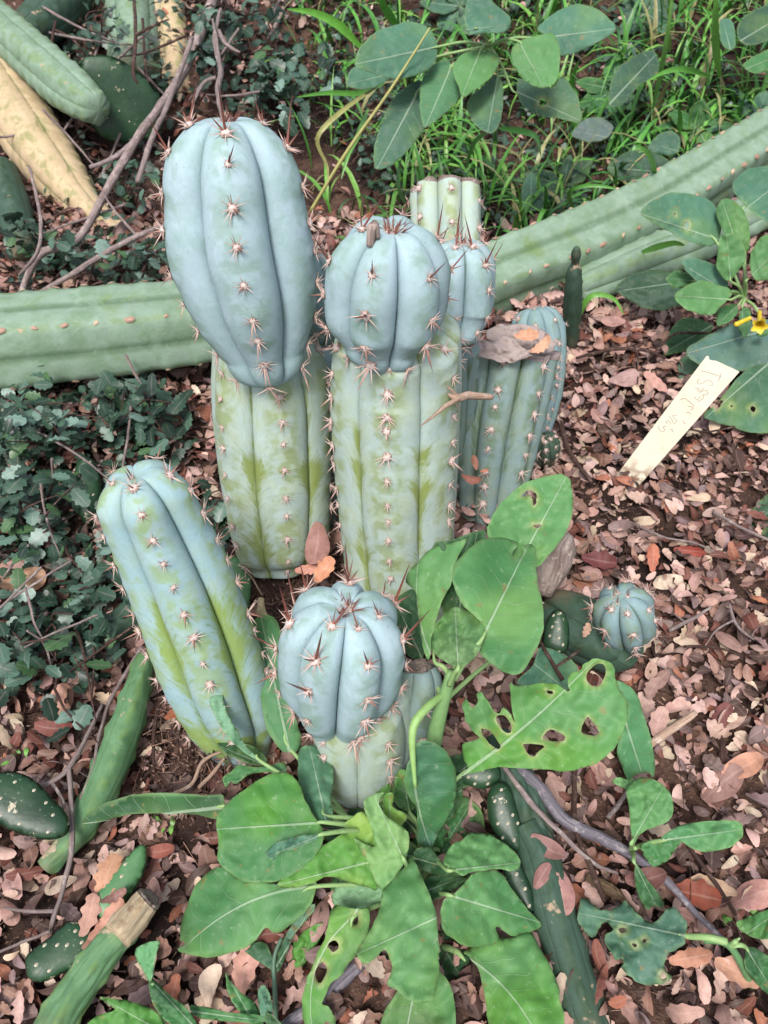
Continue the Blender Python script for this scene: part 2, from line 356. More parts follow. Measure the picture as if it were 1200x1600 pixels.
# ------------------------------------------------------------------ ribbed stems
def ribbed(part, parent, st, N=7, depth_=0.25, p=0.6, phase=0.0, cap=0.0, capb=0.0, mat='stem', dip=0.0, spines=None, step=0.030, sscale=1.0,
           seg=18, g=None, top_cut=False, tufts=0, wob=0.0, areole_bump=0.0018, skip=None, rough=0.0):
    """st: (x, y, depth, radius px) from the bottom to the top.  Returns the part."""
    pts = [P(x, y, d) for x, y, d, r in st]; rad = [r * d / FPX for x, y, d, r in st]
    gs = g if g is not None else [0.2] * len(st)
    if len(gs) != len(st): gs = [gs[0] + (gs[-1] - gs[0]) * i / (len(st) - 1) for i in range(len(st))]
    L = sum((pts[i + 1] - pts[i]).length for i in range(len(pts) - 1))
    n = max(8, int(L / 0.005)); cs = [Vector(c) for c in catmull(pts, n)]
    rs = [float(x) for x in catmull([[r] for r in rad], n)]; gg = [float(x) for x in catmull([[x] for x in gs], n)]
    # frames
    rings = []; ref = None; acc = 0.0
    for i in range(n):
        t = (cs[min(i + 1, n - 1)] - cs[max(i - 1, 0)]).normalized()
        if ref is None:
            v = (CAM - cs[i]).normalized(); ref = (v - t * v.dot(t)).normalized()
        ref = (ref - t * ref.dot(t)).normalized()
        if i: acc += (cs[i] - cs[i - 1]).length
        rings.append([cs[i], t, ref.copy(), rs[i], 1.0, 1.0, acc + (0.4 if capb > 0 else 0), gg[i], 0.0])
    # rings: centre, tangent, ref, radius, radial scale, depth scale, V, g, dip
    if cap > 0:
        c0, t0, r0, ra, _, _, a0, g0, _ = rings[-1]
        for k in range(1, 19):
            al = math.radians(90.0 * k / 18); fd = 1.0 if k < 15 else max(0.0, 1 - (k - 14) / 4.0)
            rings.append([c0 + t0 * (cap * math.sin(al)), t0, r0, ra * math.cos(al), 1.0, fd, a0 + ra * al * 0.9, g0, dip * max(0, (k - 12) / 6.0) ** 1.3])
    if capb > 0:
        c0, t0, r0, ra, _, _, a0, g0, _ = rings[0]; pre = []
        for k in range(12, 0, -1):
            al = math.radians(80.0 * k / 12); pre.append([c0 - t0 * (capb * math.sin(al)), t0, r0, ra * math.cos(al), 1, 1.0, a0 - 0.0, g0, 0.0])
        rings = pre + rings
    M = N * seg; V, F, A = [], [], []
    angs = []
    for k_ in range(N):
        for j_ in range(seg):
            u_ = j_ / seg; u_ = u_ - 0.14 * math.sin(2 * math.pi * u_); angs.append(math.radians(phase) + math.pi / N + 2 * math.pi * (k_ + u_) / N)
    ph = math.radians(phase); NR = len(rings)
    arcs = [0.0]
    for i in range(1, NR): arcs.append(arcs[-1] + ((rings[i][0] - rings[i - 1][0]).length ** 2 + (rings[i][3] - rings[i - 1][3]) ** 2) ** 0.5)
    offs = [R.random() for _ in range(N)]
    seedv = Vector((R.uniform(-9, 9), R.uniform(-9, 9), 0))
    def pt(i, th):
        c, t, rf, ra, _, fd, vv, g_, dp = rings[i]
        e2 = t.cross(rf); x = max(1e-5, abs(math.sin(N * (th - ph) / 2 + math.pi / 2))); w = x ** p if p > 0 else (2 / math.pi * math.asin(min(1, x))) ** -p
        k = round((th - ph) / (2 * math.pi / N)) % N
        ph_a = (arcs[i] / step + offs[k]) % 1.0; bb = areole_bump * math.exp(-((min(ph_a, 1 - ph_a)) / 0.16) ** 2) * (x ** 12) if ra > 0.012 else 0
        rr = ra * (1 - depth_ * fd * (1 - w)) + bb
        d = rf * math.cos(th) + e2 * math.sin(th)
        if wob: rr *= 1 + wob * noise.noise(d * 1.6 + seedv + t * arcs[i] * 14)
        if rough: rr += rough * noise.noise(c * 55 + d * 3)
        return c + d * rr - t * (dp + (1 - w) * depth_ * 0.25 * ra * fd * (max(0.0, (i - NR + 19) / 18) if cap else 0)), w
    for i in range(NR):
        for j in range(M):
            v, w = pt(i, angs[j]); V.append(v); A.append((w, max(0.0, rings[i][6]), rings[i][7]))
    for i in range(NR - 1):
        for j in range(M): F.append((i * M + j, i * M + (j + 1) % M, (i + 1) * M + (j + 1) % M, (i + 1) * M + j))
    b = len(V); V.append(sum((V[j] for j in range(M)), Vector()) / M); A.append((0.5, 0, 0.3))
    for j in range(M): F.append((b, (j + 1) % M, j))
    if not top_cut:
        b = len(V); V.append(sum((V[(NR - 1) * M + j] for j in range(M)), Vector()) / M); A.append((0.6, arcs[-1], 0.1)); o0 = (NR - 1) * M
        for j in range(M): F.append((o0 + j, o0 + (j + 1) % M, b))
    body = link(part, mesh(part, V, F, MAT[mat], A), parent)
    # spine clusters on the crests
    if spines:
        org = ORG[parent.name]
        for k in range(N):
            th = ph + 2 * math.pi * k / N; m = 0
            while True:
                s = (m + 1 - offs[k] + R.uniform(-.13, .13)) * step; m += 1
                if s > arcs[-1] - 0.004: break
                i = min(range(NR), key=lambda q: abs(arcs[q] - s)); i = max(1, min(NR - 2, i))
                fr = s / arcs[-1]
                v, _ = pt(i, th); v2, _ = pt(i + 1, th); v0, _ = pt(i - 1, th)
                ax = (v2 - v0).normalized(); lat = rings[i][1].cross(rings[i][2] * math.cos(th) + rings[i][1].cross(rings[i][2]) * math.sin(th))
                nrm = lat.cross(ax).normalized()
                out = (v - rings[i][0]);
                if nrm.dot(out) < 0 and rings[i][3] > 0.005: nrm = -nrm
                if skip and skip(v): continue
                if nrm.dot(CAM - v) < -0.35 * (CAM - v).length: continue
                y = nrm.cross(ax).normalized(); x = y.cross(nrm)
                kind = spines(fr); me = R.choice(SP[kind]); sc_ = sscale * R.uniform(0.68, 1.3)
                a = R.uniform(-0.3, 0.3); x2 = x * math.cos(a) + y * math.sin(a); y2 = nrm.cross(x2)
                mt = Matrix(((x2.x, y2.x, nrm.x, v.x), (x2.y, y2.y, nrm.y, v.y), (x2.z, y2.z, nrm.z, v.z), (0, 0, 0, 1))) @ Matrix.Scale(sc_ * 1.28 if kind != 'scar' else sc_ * 0.72, 4)
                link('spine_cluster' if kind != 'scar' else 'areole_scar', me, parent, mt)
    if tufts:
        c0, t0, r0 = rings[-1][0] - rings[-1][1] * rings[-1][8], rings[-1][1], rings[-1][2]
        for q in range(tufts):
            a = R.uniform(0, 6.28); rr = R.uniform(0.002, 0.012); e2 = t0.cross(r0); d = r0 * math.cos(a) + e2 * math.sin(a)
            z = (t0 + d * R.uniform(0.1, 0.7)).normalized(); x = z.orthogonal().normalized(); y = z.cross(x); v = c0 + d * rr + t0 * 0.001
            mt = Matrix(((x.x, y.x, z.x, v.x), (x.y, y.y, z.y, v.y), (x.z, y.z, z.z, v.z), (0, 0, 0, 1))) @ Matrix.Scale(sscale * 0.75, 4)
            link('spine_cluster', R.choice(SP['tuft']), parent, mt)
    return body, (pt, rings, angs, NR)

# ------------------------------------------------------------------ flat outlines: leaves, pads
def inpoly(x, y, poly):
    r = False; j = len(poly) - 1
    for i in range(len(poly)):
        xi, yi = poly[i]; xj, yj = poly[j]
        if (yi > y) != (yj > y) and x < (xj - xi) * (y - yi) / (yj - yi) + xi: r = not r
        j = i
    return r
def smooth_closed(pts, sub_):
    n = len(pts); out = []
    for i in range(n):
        p0, p1, p2, p3 = [np.array(pts[(i + k) % n], float) for k in (-1, 0, 1, 2)]
        for s in range(sub_):
            f = s / sub_; q = 0.5 * ((2 * p1) + (-p0 + p2) * f + (2 * p0 - 5 * p1 + 4 * p2 - p3) * f * f + (-p0 + 3 * p1 - 3 * p2 + p3) * f ** 3)
            out.append((float(q[0]), float(q[1])))
    return out
def fill(outline, holes, stepx):
    pts = [Vector(p) for p in outline]; edges = [(i, (i + 1) % len(outline)) for i in range(len(outline))]
    for h in holes:
        b = len(pts); pts += [Vector(p) for p in h]; edges += [(b + i, b + (i + 1) % len(h)) for i in range(len(h))]
    xs = [p[0] for p in outline]; ys = [p[1] for p in outline]; bp = list(pts)
    y = min(ys); row = 0
    while y < max(ys):
        x = min(xs) + (stepx / 2 if row % 2 else 0)
        while x < max(xs):
            if inpoly(x, y, outline) and not any(inpoly(x, y, h) for h in holes):
                if min((p[0] - x) ** 2 + (p[1] - y) ** 2 for p in bp) > (stepx * 0.5) ** 2: pts.append(Vector((x, y)))
            x += stepx
        y += stepx * 0.87; row += 1
    r = delaunay_2d_cdt(pts, edges, [], 0, 1e-6); vs, fs = r[0], r[2]; F = []
    for f in fs:
        cx = sum(vs[i][0] for i in f) / len(f); cy = sum(vs[i][1] for i in f) / len(f)
        if inpoly(cx, cy, outline) and not any(inpoly(cx, cy, h) for h in holes): F.append(tuple(f))
    return [(v[0], v[1]) for v in vs], F

def leaf(parent, out, base, tip, db, dt, c, mid=None, up=0.3, roll=0.0, cup=0.12, bend=0.0, ripple=0.0085, holes=(), pet=None, petr=None, step=None,
         rag=0.6, name='leaf', label=None, mat='leaf', fold=0.0, c2=None):
    """A broad leaf blade.  db/dt: metres from the lens plane at its base and tip."""
    B, T = P(*base, db), P(*tip, dt); a = (T - B); L = a.length; a.normalize()
    v = (CAM - (B + T) / 2).normalized(); m = (v + Vector((0, 0, up))).normalized(); n = (m - a * m.dot(a)).normalized()
    n = (Matrix.Rotation(math.radians(roll), 3, a) @ n).normalized(); sdv = n.cross(a).normalized()
    o2 = smooth_closed(out, 4); sz = max(max(p[0] for p in o2) - min(p[0] for p in o2), max(p[1] for p in o2) - min(p[1] for p in o2))
    o2 = [(x + rag * noise.noise(Vector((x * 0.11, y * 0.11, 1.7))) * 3, y + rag * noise.noise(Vector((x * 0.11, y * 0.11, 7.7))) * 3) for x, y in o2]
    hs_ = []
    for h in holes:
        h2 = smooth_closed(h, 3); hs_.append([(x + noise.noise(Vector((x * 0.3, y * 0.3, 3.1))) * 1.6, y + noise.noise(Vector((x * 0.3, y * 0.3, 5.1))) * 1.6) for x, y in h2])
    pv, F = fill(o2, hs_, step or max(4.5, sz / 26))
    cv = 0.0
    if mid is not None:
        r = ray(*mid); X = CAM + r * ((B - CAM).dot(n) / r.dot(n)); cv = (X - B).dot(sdv) / L
    V, A, CC = [], [], []; rnd = R.random(); sx = R.uniform(0, 50)
    for x, y in pv:
        r = ray(x, y); rn = r.dot(n); lim = 0.30 * r.length
        if abs(rn) < lim: rn = -lim if rn < 0 else lim
        k = (B - CAM).dot(n) / rn; X = CAM + r * k
        s = (X - B).dot(a) / L; t = (X - B).dot(sdv) / L - 4 * cv * max(0, min(1, s)) * (1 - max(0, min(1, s)))
        sc_ = max(-0.3, min(1.3, s)); tc = max(-0.8, min(0.8, t))
        dz = L * (cup * (min(abs(tc), 0.6) * 1.6) ** 1.5 + bend * (sc_ - 0.5) ** 2 * 2 + fold * tc)
        dz += ripple * noise.noise(Vector((s * 4.5 + sx, t * 7, 0))) + ripple * 0.6 * noise.noise(Vector((s * 13 + sx, t * 16, 3))) + L * 0.012 * math.sin((s - abs(t) * 0.62) * 8.5 * 6.283) * min(1, abs(t) * 8) * 0.4
        V.append(X + r.normalized() * dz); A.append((s, t, rnd))
        if c2 is not None:
            f = max(0.0, min(1.0, 0.5 + 1.8 * noise.noise(Vector((x * 0.013 + sx, y * 0.013, 2))))); CC.append([c[i] * (1 - f) + c2[i] * f for i in range(4)])
        else: CC.append(c)
        ed = min(((x - hx) ** 2 + (y - hy) ** 2 for hh_ in hs_ for hx, hy in hh_), default=99)
        if ed < 2.2: CC[-1] = [CC[-1][i] * .4 + col(206, 204, 150)[i] * .6 for i in range(4)]
        elif ed < 60: CC[-1] = [CC[-1][i] * .75 + col(160, 176, 84)[i] * .25 for i in range(4)]
        elif len(CC) <= len(o2): CC[-1] = [CC[-1][i] * .72 + col(168, 196, 130)[i] * .28 for i in range(4)]
    me = mesh(name, V, F, MAT[mat], A, CC, True, 'lf')
    o = link(name, me, parent)
    if label: o['label'] = label
    sm_ = o.modifiers.new('thickness', 'SOLIDIFY'); sm_.thickness = 0.0006; sm_.offset = 0
    if pet is not None:
        A0 = pet if isinstance(pet, Vector) else P(*pet); rr = petr or 0.0028
        mdp = (A0 + B) / 2 + Vector((0, 0, 0.008)); pts = [A0, mdp, B, B + a * L * 0.10]
        v_, f_, a_ = tube(pts, [rr * 1.15, rr, rr * 0.85, rr * 0.3], 7)
        stalk = bpy.data.objects.new('leaf_stalk', mesh('leaf_stalk', v_, f_, MAT['stalk'], None, col(150, 185, 120))); C.objects.link(stalk); stalk.parent = o
    return o

def pad(out, B, d, thick, mat, label, roll=0.0, name='cactus_pad', cat='cactus pad', tilt=0.0, spots=6, group=None):
    """A flat swollen pad: outline in the picture, at depth d, tilted to lie on the ground."""
    o2 = smooth_closed(out, 4); sz = max(max(p[0] for p in o2) - min(p[0] for p in o2), max(p[1] for p in o2) - min(p[1] for p in o2))
    pv, F = fill(o2, [], max(4.0, sz / 22))
    cx = sum(p[0] for p in out) / len(out); cy = sum(p[1] for p in out) / len(out)
    c0 = P(cx, cy, d); v = (CAM - c0).normalized(); n = (v * (1 - tilt) + Vector((0, 0, tilt))).normalized()
    n = (Matrix.Rotation(math.radians(roll), 3, FW) @ n).normalized()
    bd = np.array(o2); nV = len(pv); V = []; dm = []
    for x, y in pv: dm.append(float(np.sqrt(((bd - np.array([x, y])) ** 2).sum(1).min())))
    mx = max(dm)
    for sgn in (1, -1):
        for (x, y), q in zip(pv, dm):
            r = ray(x, y); X = CAM + r * ((c0 - CAM).dot(n) / r.dot(n)); u = min(1.0, q / (mx * 0.85)); th = 0.72 * thick * math.sqrt(max(0, 1 - (1 - u) ** 2))
            V.append(X + n * (sgn * th * (1 + 0.12 * noise.noise(X * 30))))
    FF = [f for f in F] + [tuple(i + nV for i in f[::-1]) for f in F]
    # weld the rim
    cnt = {}
    for f in F:
        for i in range(3):
            e = (f[i], f[(i + 1) % 3]); k = tuple(sorted(e)); cnt.setdefault(k, []).append(e)
    for k, es in cnt.items():
        if len(es) == 1: a_, b_ = es[0]; FF.append((b_, a_, a_ + nV, b_ + nV))
    t = thing(name, c0, label, cat, group)
    link('pad_body', mesh(name, V, FF, MAT[mat]), t)
    done = []
    for q in range(spots * 3):
        i = R.randrange(nV)
        if dm[i] < mx * 0.22 or len(done) >= spots or any((pv[i][0] - a_) ** 2 + (pv[i][1] - b_) ** 2 < (sz * .13) ** 2 for a_, b_ in done): continue
        done.append(pv[i])
        X = V[i]; zz = n; xx = zz.orthogonal().normalized(); yy = zz.cross(xx)
        mt = Matrix(((xx.x, yy.x, zz.x, X.x), (xx.y, yy.y, zz.y, X.y), (xx.z, yy.z, zz.z, X.z), (0, 0, 0, 1)))
        link('areole', AREOLE, t, mt)
    return t
def areole_mesh():
    V = [Vector((0, 0, 0.0016))]; F = []
    for k in range(7): a = k * 2 * math.pi / 7; V.append(Vector((math.cos(a) * 0.0026, math.sin(a) * 0.0019, 0)))
    for k in range(7): F.append((0, 1 + k, 1 + (k + 1) % 7))
    return mesh('areole', V, F, MAT['spine'], None, col(200, 192, 170), False)
AREOLE = areole_mesh()

# ================================================================== the ground
gx = np.concatenate([[-30, -12, -6, -3.5], np.arange(-2.4, 2.4, 0.03), [3.5, 6, 12, 30]]); gy = np.concatenate([[-20, -6, -2.5, -1.2], np.arange(-0.6, 4.6, 0.03), [6, 9, 15, 40]])
X, Y = np.meshgrid(gx, gy); Zg = terr_np(X, np.minimum(Y, 5.0)) 
Zg += (rng.random(Zg.shape) - 0.5) * 0.008 * (np.abs(X) < 2.4)
for (mx_, my_, mr_, mh_) in [(430, 930, 0.07, 0.05), (320, 1190, 0.06, 0.03), (460, 850, 0.05, 0.03)]:
    q = G(mx_, my_); Zg += mh_ * np.exp(-((X - q.x) ** 2 + (Y - q.y) ** 2) / mr_ ** 2)
nx, ny = len(gx), len(gy)
V = np.stack([X.ravel(), Y.ravel(), Zg.ravel()], 1)
F = [(j * nx + i, j * nx + i + 1, (j + 1) * nx + i + 1, (j + 1) * nx + i) for j in range(ny - 1) for i in range(nx - 1)]
t = NT('soil', 0.95, 0.1); pos = t.geo()
n1 = t.noise(pos, 22.0, 6.0, 0.7); n2 = t.noise(pos, 3.0, 3.0); n3 = t.noise(pos, 160.0, 4.0, 0.7)
c = t.mix(t.sm(n1, 0.35, 0.65), col(70, 54, 48), col(118, 92, 80)); c = t.mix(t.sm(n2, 0.45, 0.6), c, col(50, 40, 37)); c = t.mix(t.sm(n3, 0.58, 0.7), c, col(160, 128, 108))
t.base(c); t.bump(t.math('ADD', n1, t.math('MULTIPLY', n3, 0.5)), 0.02, 0.9)
ground = struct(link('ground', mesh('ground', V, F, t.m)))

# ================================================================== litter
PAL = [((216, 181, 168), 3.2, 'pinkish tan'), ((193, 154, 142), 3.2, 'dusty pink'), ((162, 127, 113), 2.6, 'dull brown'), ((148, 124, 121), 2.4, 'greyish mauve'),
       ((130, 82, 70), 1.7, 'dark reddish brown'), ((178, 116, 90), 0.7, 'rusty orange'), ((220, 198, 174), 1.4, 'pale straw'), ((98, 76, 69), 2.8, 'dark brown')]
PW = np.array([p[1] for p in PAL]); PW /= PW.sum()
def oak(seed, nst, kind):
    r = random.Random(seed); Vv, A = [], []
    wmax = r.uniform(0.20, 0.29); lob = {0: 0.0, 1: 0.13, 2: 0.22}[kind]; nl = r.uniform(3.0, 4.5); cx, cy, tw = r.uniform(-0.8, 1.2), r.uniform(-3.0, 4.4), r.uniform(-1.6, 1.6); bx = r.uniform(-0.08, 0.08)
    for i in range(nst):
        s = i / (nst - 1); w = wmax * math.sin(math.pi * min(1, s * 0.95 + 0.035)) ** 0.55 * (0.75 + 0.4 * s)
        wl = w * (1 + lob * math.sin(s * nl * 6.283)); wr = w * (1 + lob * math.sin(s * nl * 6.283 + 0.9)); m = bx * math.sin(math.pi * s)
        for t_, ww in ((-1, wl), (0, 0), (1, wr)):
            y = m + t_ * ww; z = cx * (s - 0.5) ** 2 + cy * (t_ * ww) ** 2 + tw * (s - 0.5) * t_ * ww + r.uniform(-0.012, 0.012)
            Vv.append((s - 0.5, y, z)); A.append((s, t_ * 0.5, 1.0))
    Fc = []
    for i in range(nst - 1):
        for k in range(2): b = i * 3 + k; Fc.append((b, b + 1, b + 4, b + 3))
    return np.array(Vv), Fc, A
def dens(px, py):
    d = 1.0
    if ((px - 545) / 95) ** 2 + ((py - 235) / 110) ** 2 < 1: d = 0.06
    if px > 600 and py < 400 - (px - 770) * 0.35: d = 0.16
    if ((px - 440) / 60) ** 2 + ((py - 925) / 70) ** 2 < 1: d = 0.12
    if ((px - 320) / 55) ** 2 + ((py - 1195) / 40) ** 2 < 1: d = 0.2
    return d
tmpl = [oak(300 + i, 9, i % 3) for i in range(24)]
big = [oak(900 + i, 21, (i + 1) % 3) for i in range(24)]
NL = 43000; L_ = []
for i in range(NL):
    x = R.uniform(-1.5, 1.5); y = R.uniform(-0.35, 1.9) if R.random() < 0.86 else R.uniform(1.9, 3.6)
    if abs(x) > 0.30 + 0.48 * max(0.3, y + 0.35): continue
    z0 = terr(x, y); px, py, d = proj(Vector((x, y, z0)))
    if R.random() > dens(px, py): continue
    h = R.random() ** 1.1 * 0.030; ln = R.choice([R.uniform(0.010, 0.024), R.uniform(0.018, 0.034), R.uniform(0.024, 0.052)])
    L_.append((x, y, z0 + h + 0.002, ln, R.uniform(0, 6.283), R.gauss(0, 0.5), R.gauss(0, 0.5), int(rng.choice(len(PAL), p=PW)), h, px, py, d))
inv = [l for l in L_ if 5 < l[9] < 1195 and 5 < l[10] < 1595 and l[8] > 0.015]
KEEP = [(370, 380, 130, 220), (430, 730, 110, 170), (620, 640, 125, 320), (800, 650, 90, 170), (270, 940, 130, 240), (540, 1080, 110, 150), (560, 1330, 290, 170), (830, 1080, 170, 170), (740, 920, 110, 130)]
inv = [l for l in inv if not any(((l[9] - a) / c_) ** 2 + ((l[10] - b) / d_) ** 2 < 1 for a, b, c_, d_ in KEEP)]
inv.sort(key=lambda l: -l[3] / l[11]); top = inv[:290]; ts = set(id(l) for l in top)
def rotm(l):
    return (Matrix.Translation((l[0], l[1], l[2])) @ Matrix.Rotation(l[4], 4, 'Z') @ Matrix.Rotation(l[5], 4, 'X') @ Matrix.Rotation(l[6], 4, 'Y') @ Matrix.Scale(l[3], 4))
def vary(c, r=None):
    k = R.uniform(0.70, 1.18); return [min(1, c[0] * k * R.uniform(0.96, 1.05)), min(1, c[1] * k), min(1, c[2] * k * R.uniform(0.93, 1.06)), 1.0]
VV, FF, AA, CC = [], [], [], []; off = 0
for l in L_:
    if id(l) in ts: continue
    v, f, a = tmpl[R.randrange(24)]; M_ = np.array(rotm(l)); VV.append(v @ M_[:3, :3].T + M_[:3, 3])
    FF.append(np.array(f) + off); off += len(v); AA += a; CC += [vary(col(*PAL[l[7]][0]))] * len(v)
def rest(name, VV, FF, AA, CC, mat, label, cat, vn='lf'):
    V = np.concatenate(VV); F = np.concatenate(FF); me = bpy.data.meshes.new(name)
    me.vertices.add(len(V)); me.vertices.foreach_set('co', V.astype(np.float32).ravel()); k = F.shape[1]
    me.loops.add(F.size); me.loops.foreach_set('vertex_index', F.ravel().astype(np.int32)); me.polygons.add(len(F))
    me.polygons.foreach_set('loop_start', np.arange(0, F.size, k, dtype=np.int32)); me.polygons.foreach_set('loop_total', np.full(len(F), k, np.int32))
    me.polygons.foreach_set('use_smooth', np.ones(len(F), bool)); me.update(calc_edges=True)
    at = me.attributes.new(vn, 'FLOAT_VECTOR', 'POINT'); at.data.foreach_set('vector', np.array(AA, np.float32).ravel())
    ca = me.attributes.new('Col', 'FLOAT_COLOR', 'POINT'); ca.data.foreach_set('color', np.array(CC, np.float32).ravel())
    me.materials.append(mat); o = bpy.data.objects.new(name, me); C.objects.link(o); return tag(o, label, cat, None, 'stuff')
rest('leaf_litter', VV, FF, AA, CC, MAT['litter'], 'deep carpet of small dry fallen oak leaves covering the soil', 'leaf litter')
bm_cache = {}
for l in top:
    k = (R.randrange(24), l[7])
    if k not in bm_cache:
        v, f, a = big[k[0]]; bm_cache[k] = mesh('fallen_leaf', v, f, MAT['litter'], a, vary(col(*PAL[k[1]][0])), True, 'lf')
    o = bpy.data.objects.new('fallen_leaf', bm_cache[k]); C.objects.link(o); o.matrix_world = rotm(l)
    tag(o, '%s dry oak leaf lying loose on top of the leaf litter' % PAL[k[1]][2], 'fallen leaf', '%s fallen oak leaves' % PAL[k[1]][2])
# crumbs and stalks between the leaves
VV, FF, AA, CC = [], [], [], []; off = 0
MD = [G(430, 930), G(450, 900), G(320, 1190), G(300, 1165)]
for i in range(11500):
    x = R.uniform(-0.9, 0.9); y = R.uniform(-0.2, 2.6)
    if i > 10000: q_ = R.choice(MD); x, y = q_.x + R.gauss(0, .035), q_.y + R.gauss(0, .045)
    z = terr(x, y) + (R.uniform(0.0, 0.016) if i < 9000 else R.uniform(.004, .05) if i > 10000 else R.uniform(.01, .03)); ln = R.uniform(0.003, 0.008) if R.random() < 0.6 else R.uniform(0.015, 0.045)
    w_ = ln * 0.35 if ln < 0.01 else R.uniform(0.0005, 0.0011)
    px, py, _ = proj(Vector((x, y, z))); 
    a = R.uniform(0, 6.283); d = np.array([math.cos(a), math.sin(a), R.uniform(-0.25, 0.25)]); e = np.array([-d[1], d[0], 0]) * w_; u = np.array([0, 0, w_]); p = np.array([x, y, z])
    VV.append(np.array([p - d * ln / 2 + e, p - d * ln / 2 - e, p - d * ln / 2 + u * 1.6, p + d * ln / 2 + e * .5, p + d * ln / 2 - e * .5, p + d * ln / 2 + u]))
    FF.append(np.array([(0, 3, 5, 2), (2, 5, 4, 1), (0, 1, 4, 3)]) + off); off += 6; AA += [(0, 1, 0)] * 6
    CC += [vary(col(*R.choice([(150, 118, 104), (110, 84, 74), (74, 56, 50), (182, 150, 130), (128, 104, 100)])))] * 6
rest('soil_crumbs', VV, FF, AA, CC, MAT['litter'], 'dark crumbs, broken stalks and bits of bark mixed through the soil', 'debris')

# ================================================================== columnar cacti
def cactus(x, y, d, label, cat='columnar cactus', group='living blue-green columnar cacti'):
    return thing('columnar_cactus', P(x, y, d), label, cat, group)
def kinds(lo='small', mid='head', up='up', a=0.4, b=0.8):
    return lambda f: lo if f < a else (mid if f < b else up)
# tall one on the left: pale old stem under a long blue crown
A = cactus(437, 880, 1.27, 'tallest cactus, long blue oval crown on a pale green stem, left of the middle')
ribbed('old_stem', A, [(440, 890, 1.26, 52), (437, 850, 1.25, 74), (430, 740, 1.20, 90), (424, 620, 1.13, 94), (418, 545, 1.08, 88)], 6, 0.17, 0.42, 8, cap=.03, mat='stem',
       spines=kinds('small', 'small', 'small'), step=0.044, g=[0.45, 0.55, 0.55, 0.3, 0.15], wob=0.03)
ribbed('young_crown', A, [(414, 552, 1.00, 62), (403, 500, 0.975, 90), (390, 440, 0.945, 108), (375, 375, 0.915, 115), (366, 300, 0.885, 109)], 5, 0.42, 0.40, -4, cap=0.082, capb=0.045, mat='head', dip=0.012,
       spines=kinds('down', 'head', 'up', 0.45, 0.74), step=0.040, g=[0.05, 0.04, 0.08, 0, -.05], tufts=7, wob=0.02, sscale=1.05)
# the middle one
B = cactus(620, 935, 1.24, 'cactus in the middle with round blue crown on a thick pale stem')
ribbed('old_stem', B, [(630, 975, 1.24, 66), (628, 930, 1.22, 80), (622, 820, 1.16, 92), (620, 700, 1.08, 101), (620, 590, 1.01, 106), (622, 530, 0.965, 103)], 6, 0.16, 0.40, -9, cap=.03, mat='stem',
       spines=kinds('small', 'small', 'small'), step=0.036, g=[0.6, 0.5, 0.3, 0.15, 0.15, 0.3], wob=0.02)
ribbed('young_crown', B, [(600, 540, 0.92, 62), (602, 500, 0.90, 92), (606, 442, 0.865, 99)], 6, 0.42, 0.38, -17, cap=0.072, capb=0.030, mat='head', dip=0.012,
       spines=kinds('down', 'head', 'up', 0.3, 0.55), step=0.047, g=[0.05, 0, 0, 0], tufts=10, wob=0.02, sscale=1.05)
f_ = merge([tube([P(578, 385, .80), P(583, 352, .79), P(590, 372, .80)], [0.004, 0.006, 0.003], 7)])
link('dried_tip', mesh('dried_tip', f_[0], f_[1], MAT['cork'], f_[2]), B)
# right shoulder cactus behind the middle one
Cc_ = cactus(742, 640, 1.30, 'slim blue cactus head half hidden behind right of the middle cactus')
ribbed('old_stem', Cc_, [(706, 800, 1.42, 34), (708, 640, 1.26, 38), (710, 540, 1.14, 40)], 6, 0.16, 0.8, 10, mat='stemd', g=[0.3, 0.2, 0.1])
ribbed('young_crown', Cc_, [(712, 520, 1.07, 40), (716, 482, 1.06, 58), (719, 430, 1.03, 59)], 5, 0.40, 0.40, 48, cap=0.048, capb=0.02, mat='head', dip=0.006,
       spines=kinds('head', 'head', 'up', 0.3, 0.6), step=0.036, tufts=3, sscale=0.95)
# shadowed one between the two tall ones
D = cactus(500, 700, 1.32, 'shaded blue cactus squeezed between the two tall pale-stemmed ones')
ribbed('old_stem', D, [(496, 830, 1.40, 46), (502, 640, 1.22, 48), (500, 560, 1.16, 44)], 6, 0.16, 0.8, 20, mat='stemd', spines=kinds('small', 'small', 'small'), step=0.04)
ribbed('young_crown', D, [(494, 520, 1.10, 36), (494, 470, 1.08, 44), (490, 435, 1.07, 43)], 6, 0.28, 0.55, 0, cap=0.04, capb=0.02, mat='headm', spines=kinds('down', 'head', 'head'), step=0.04)
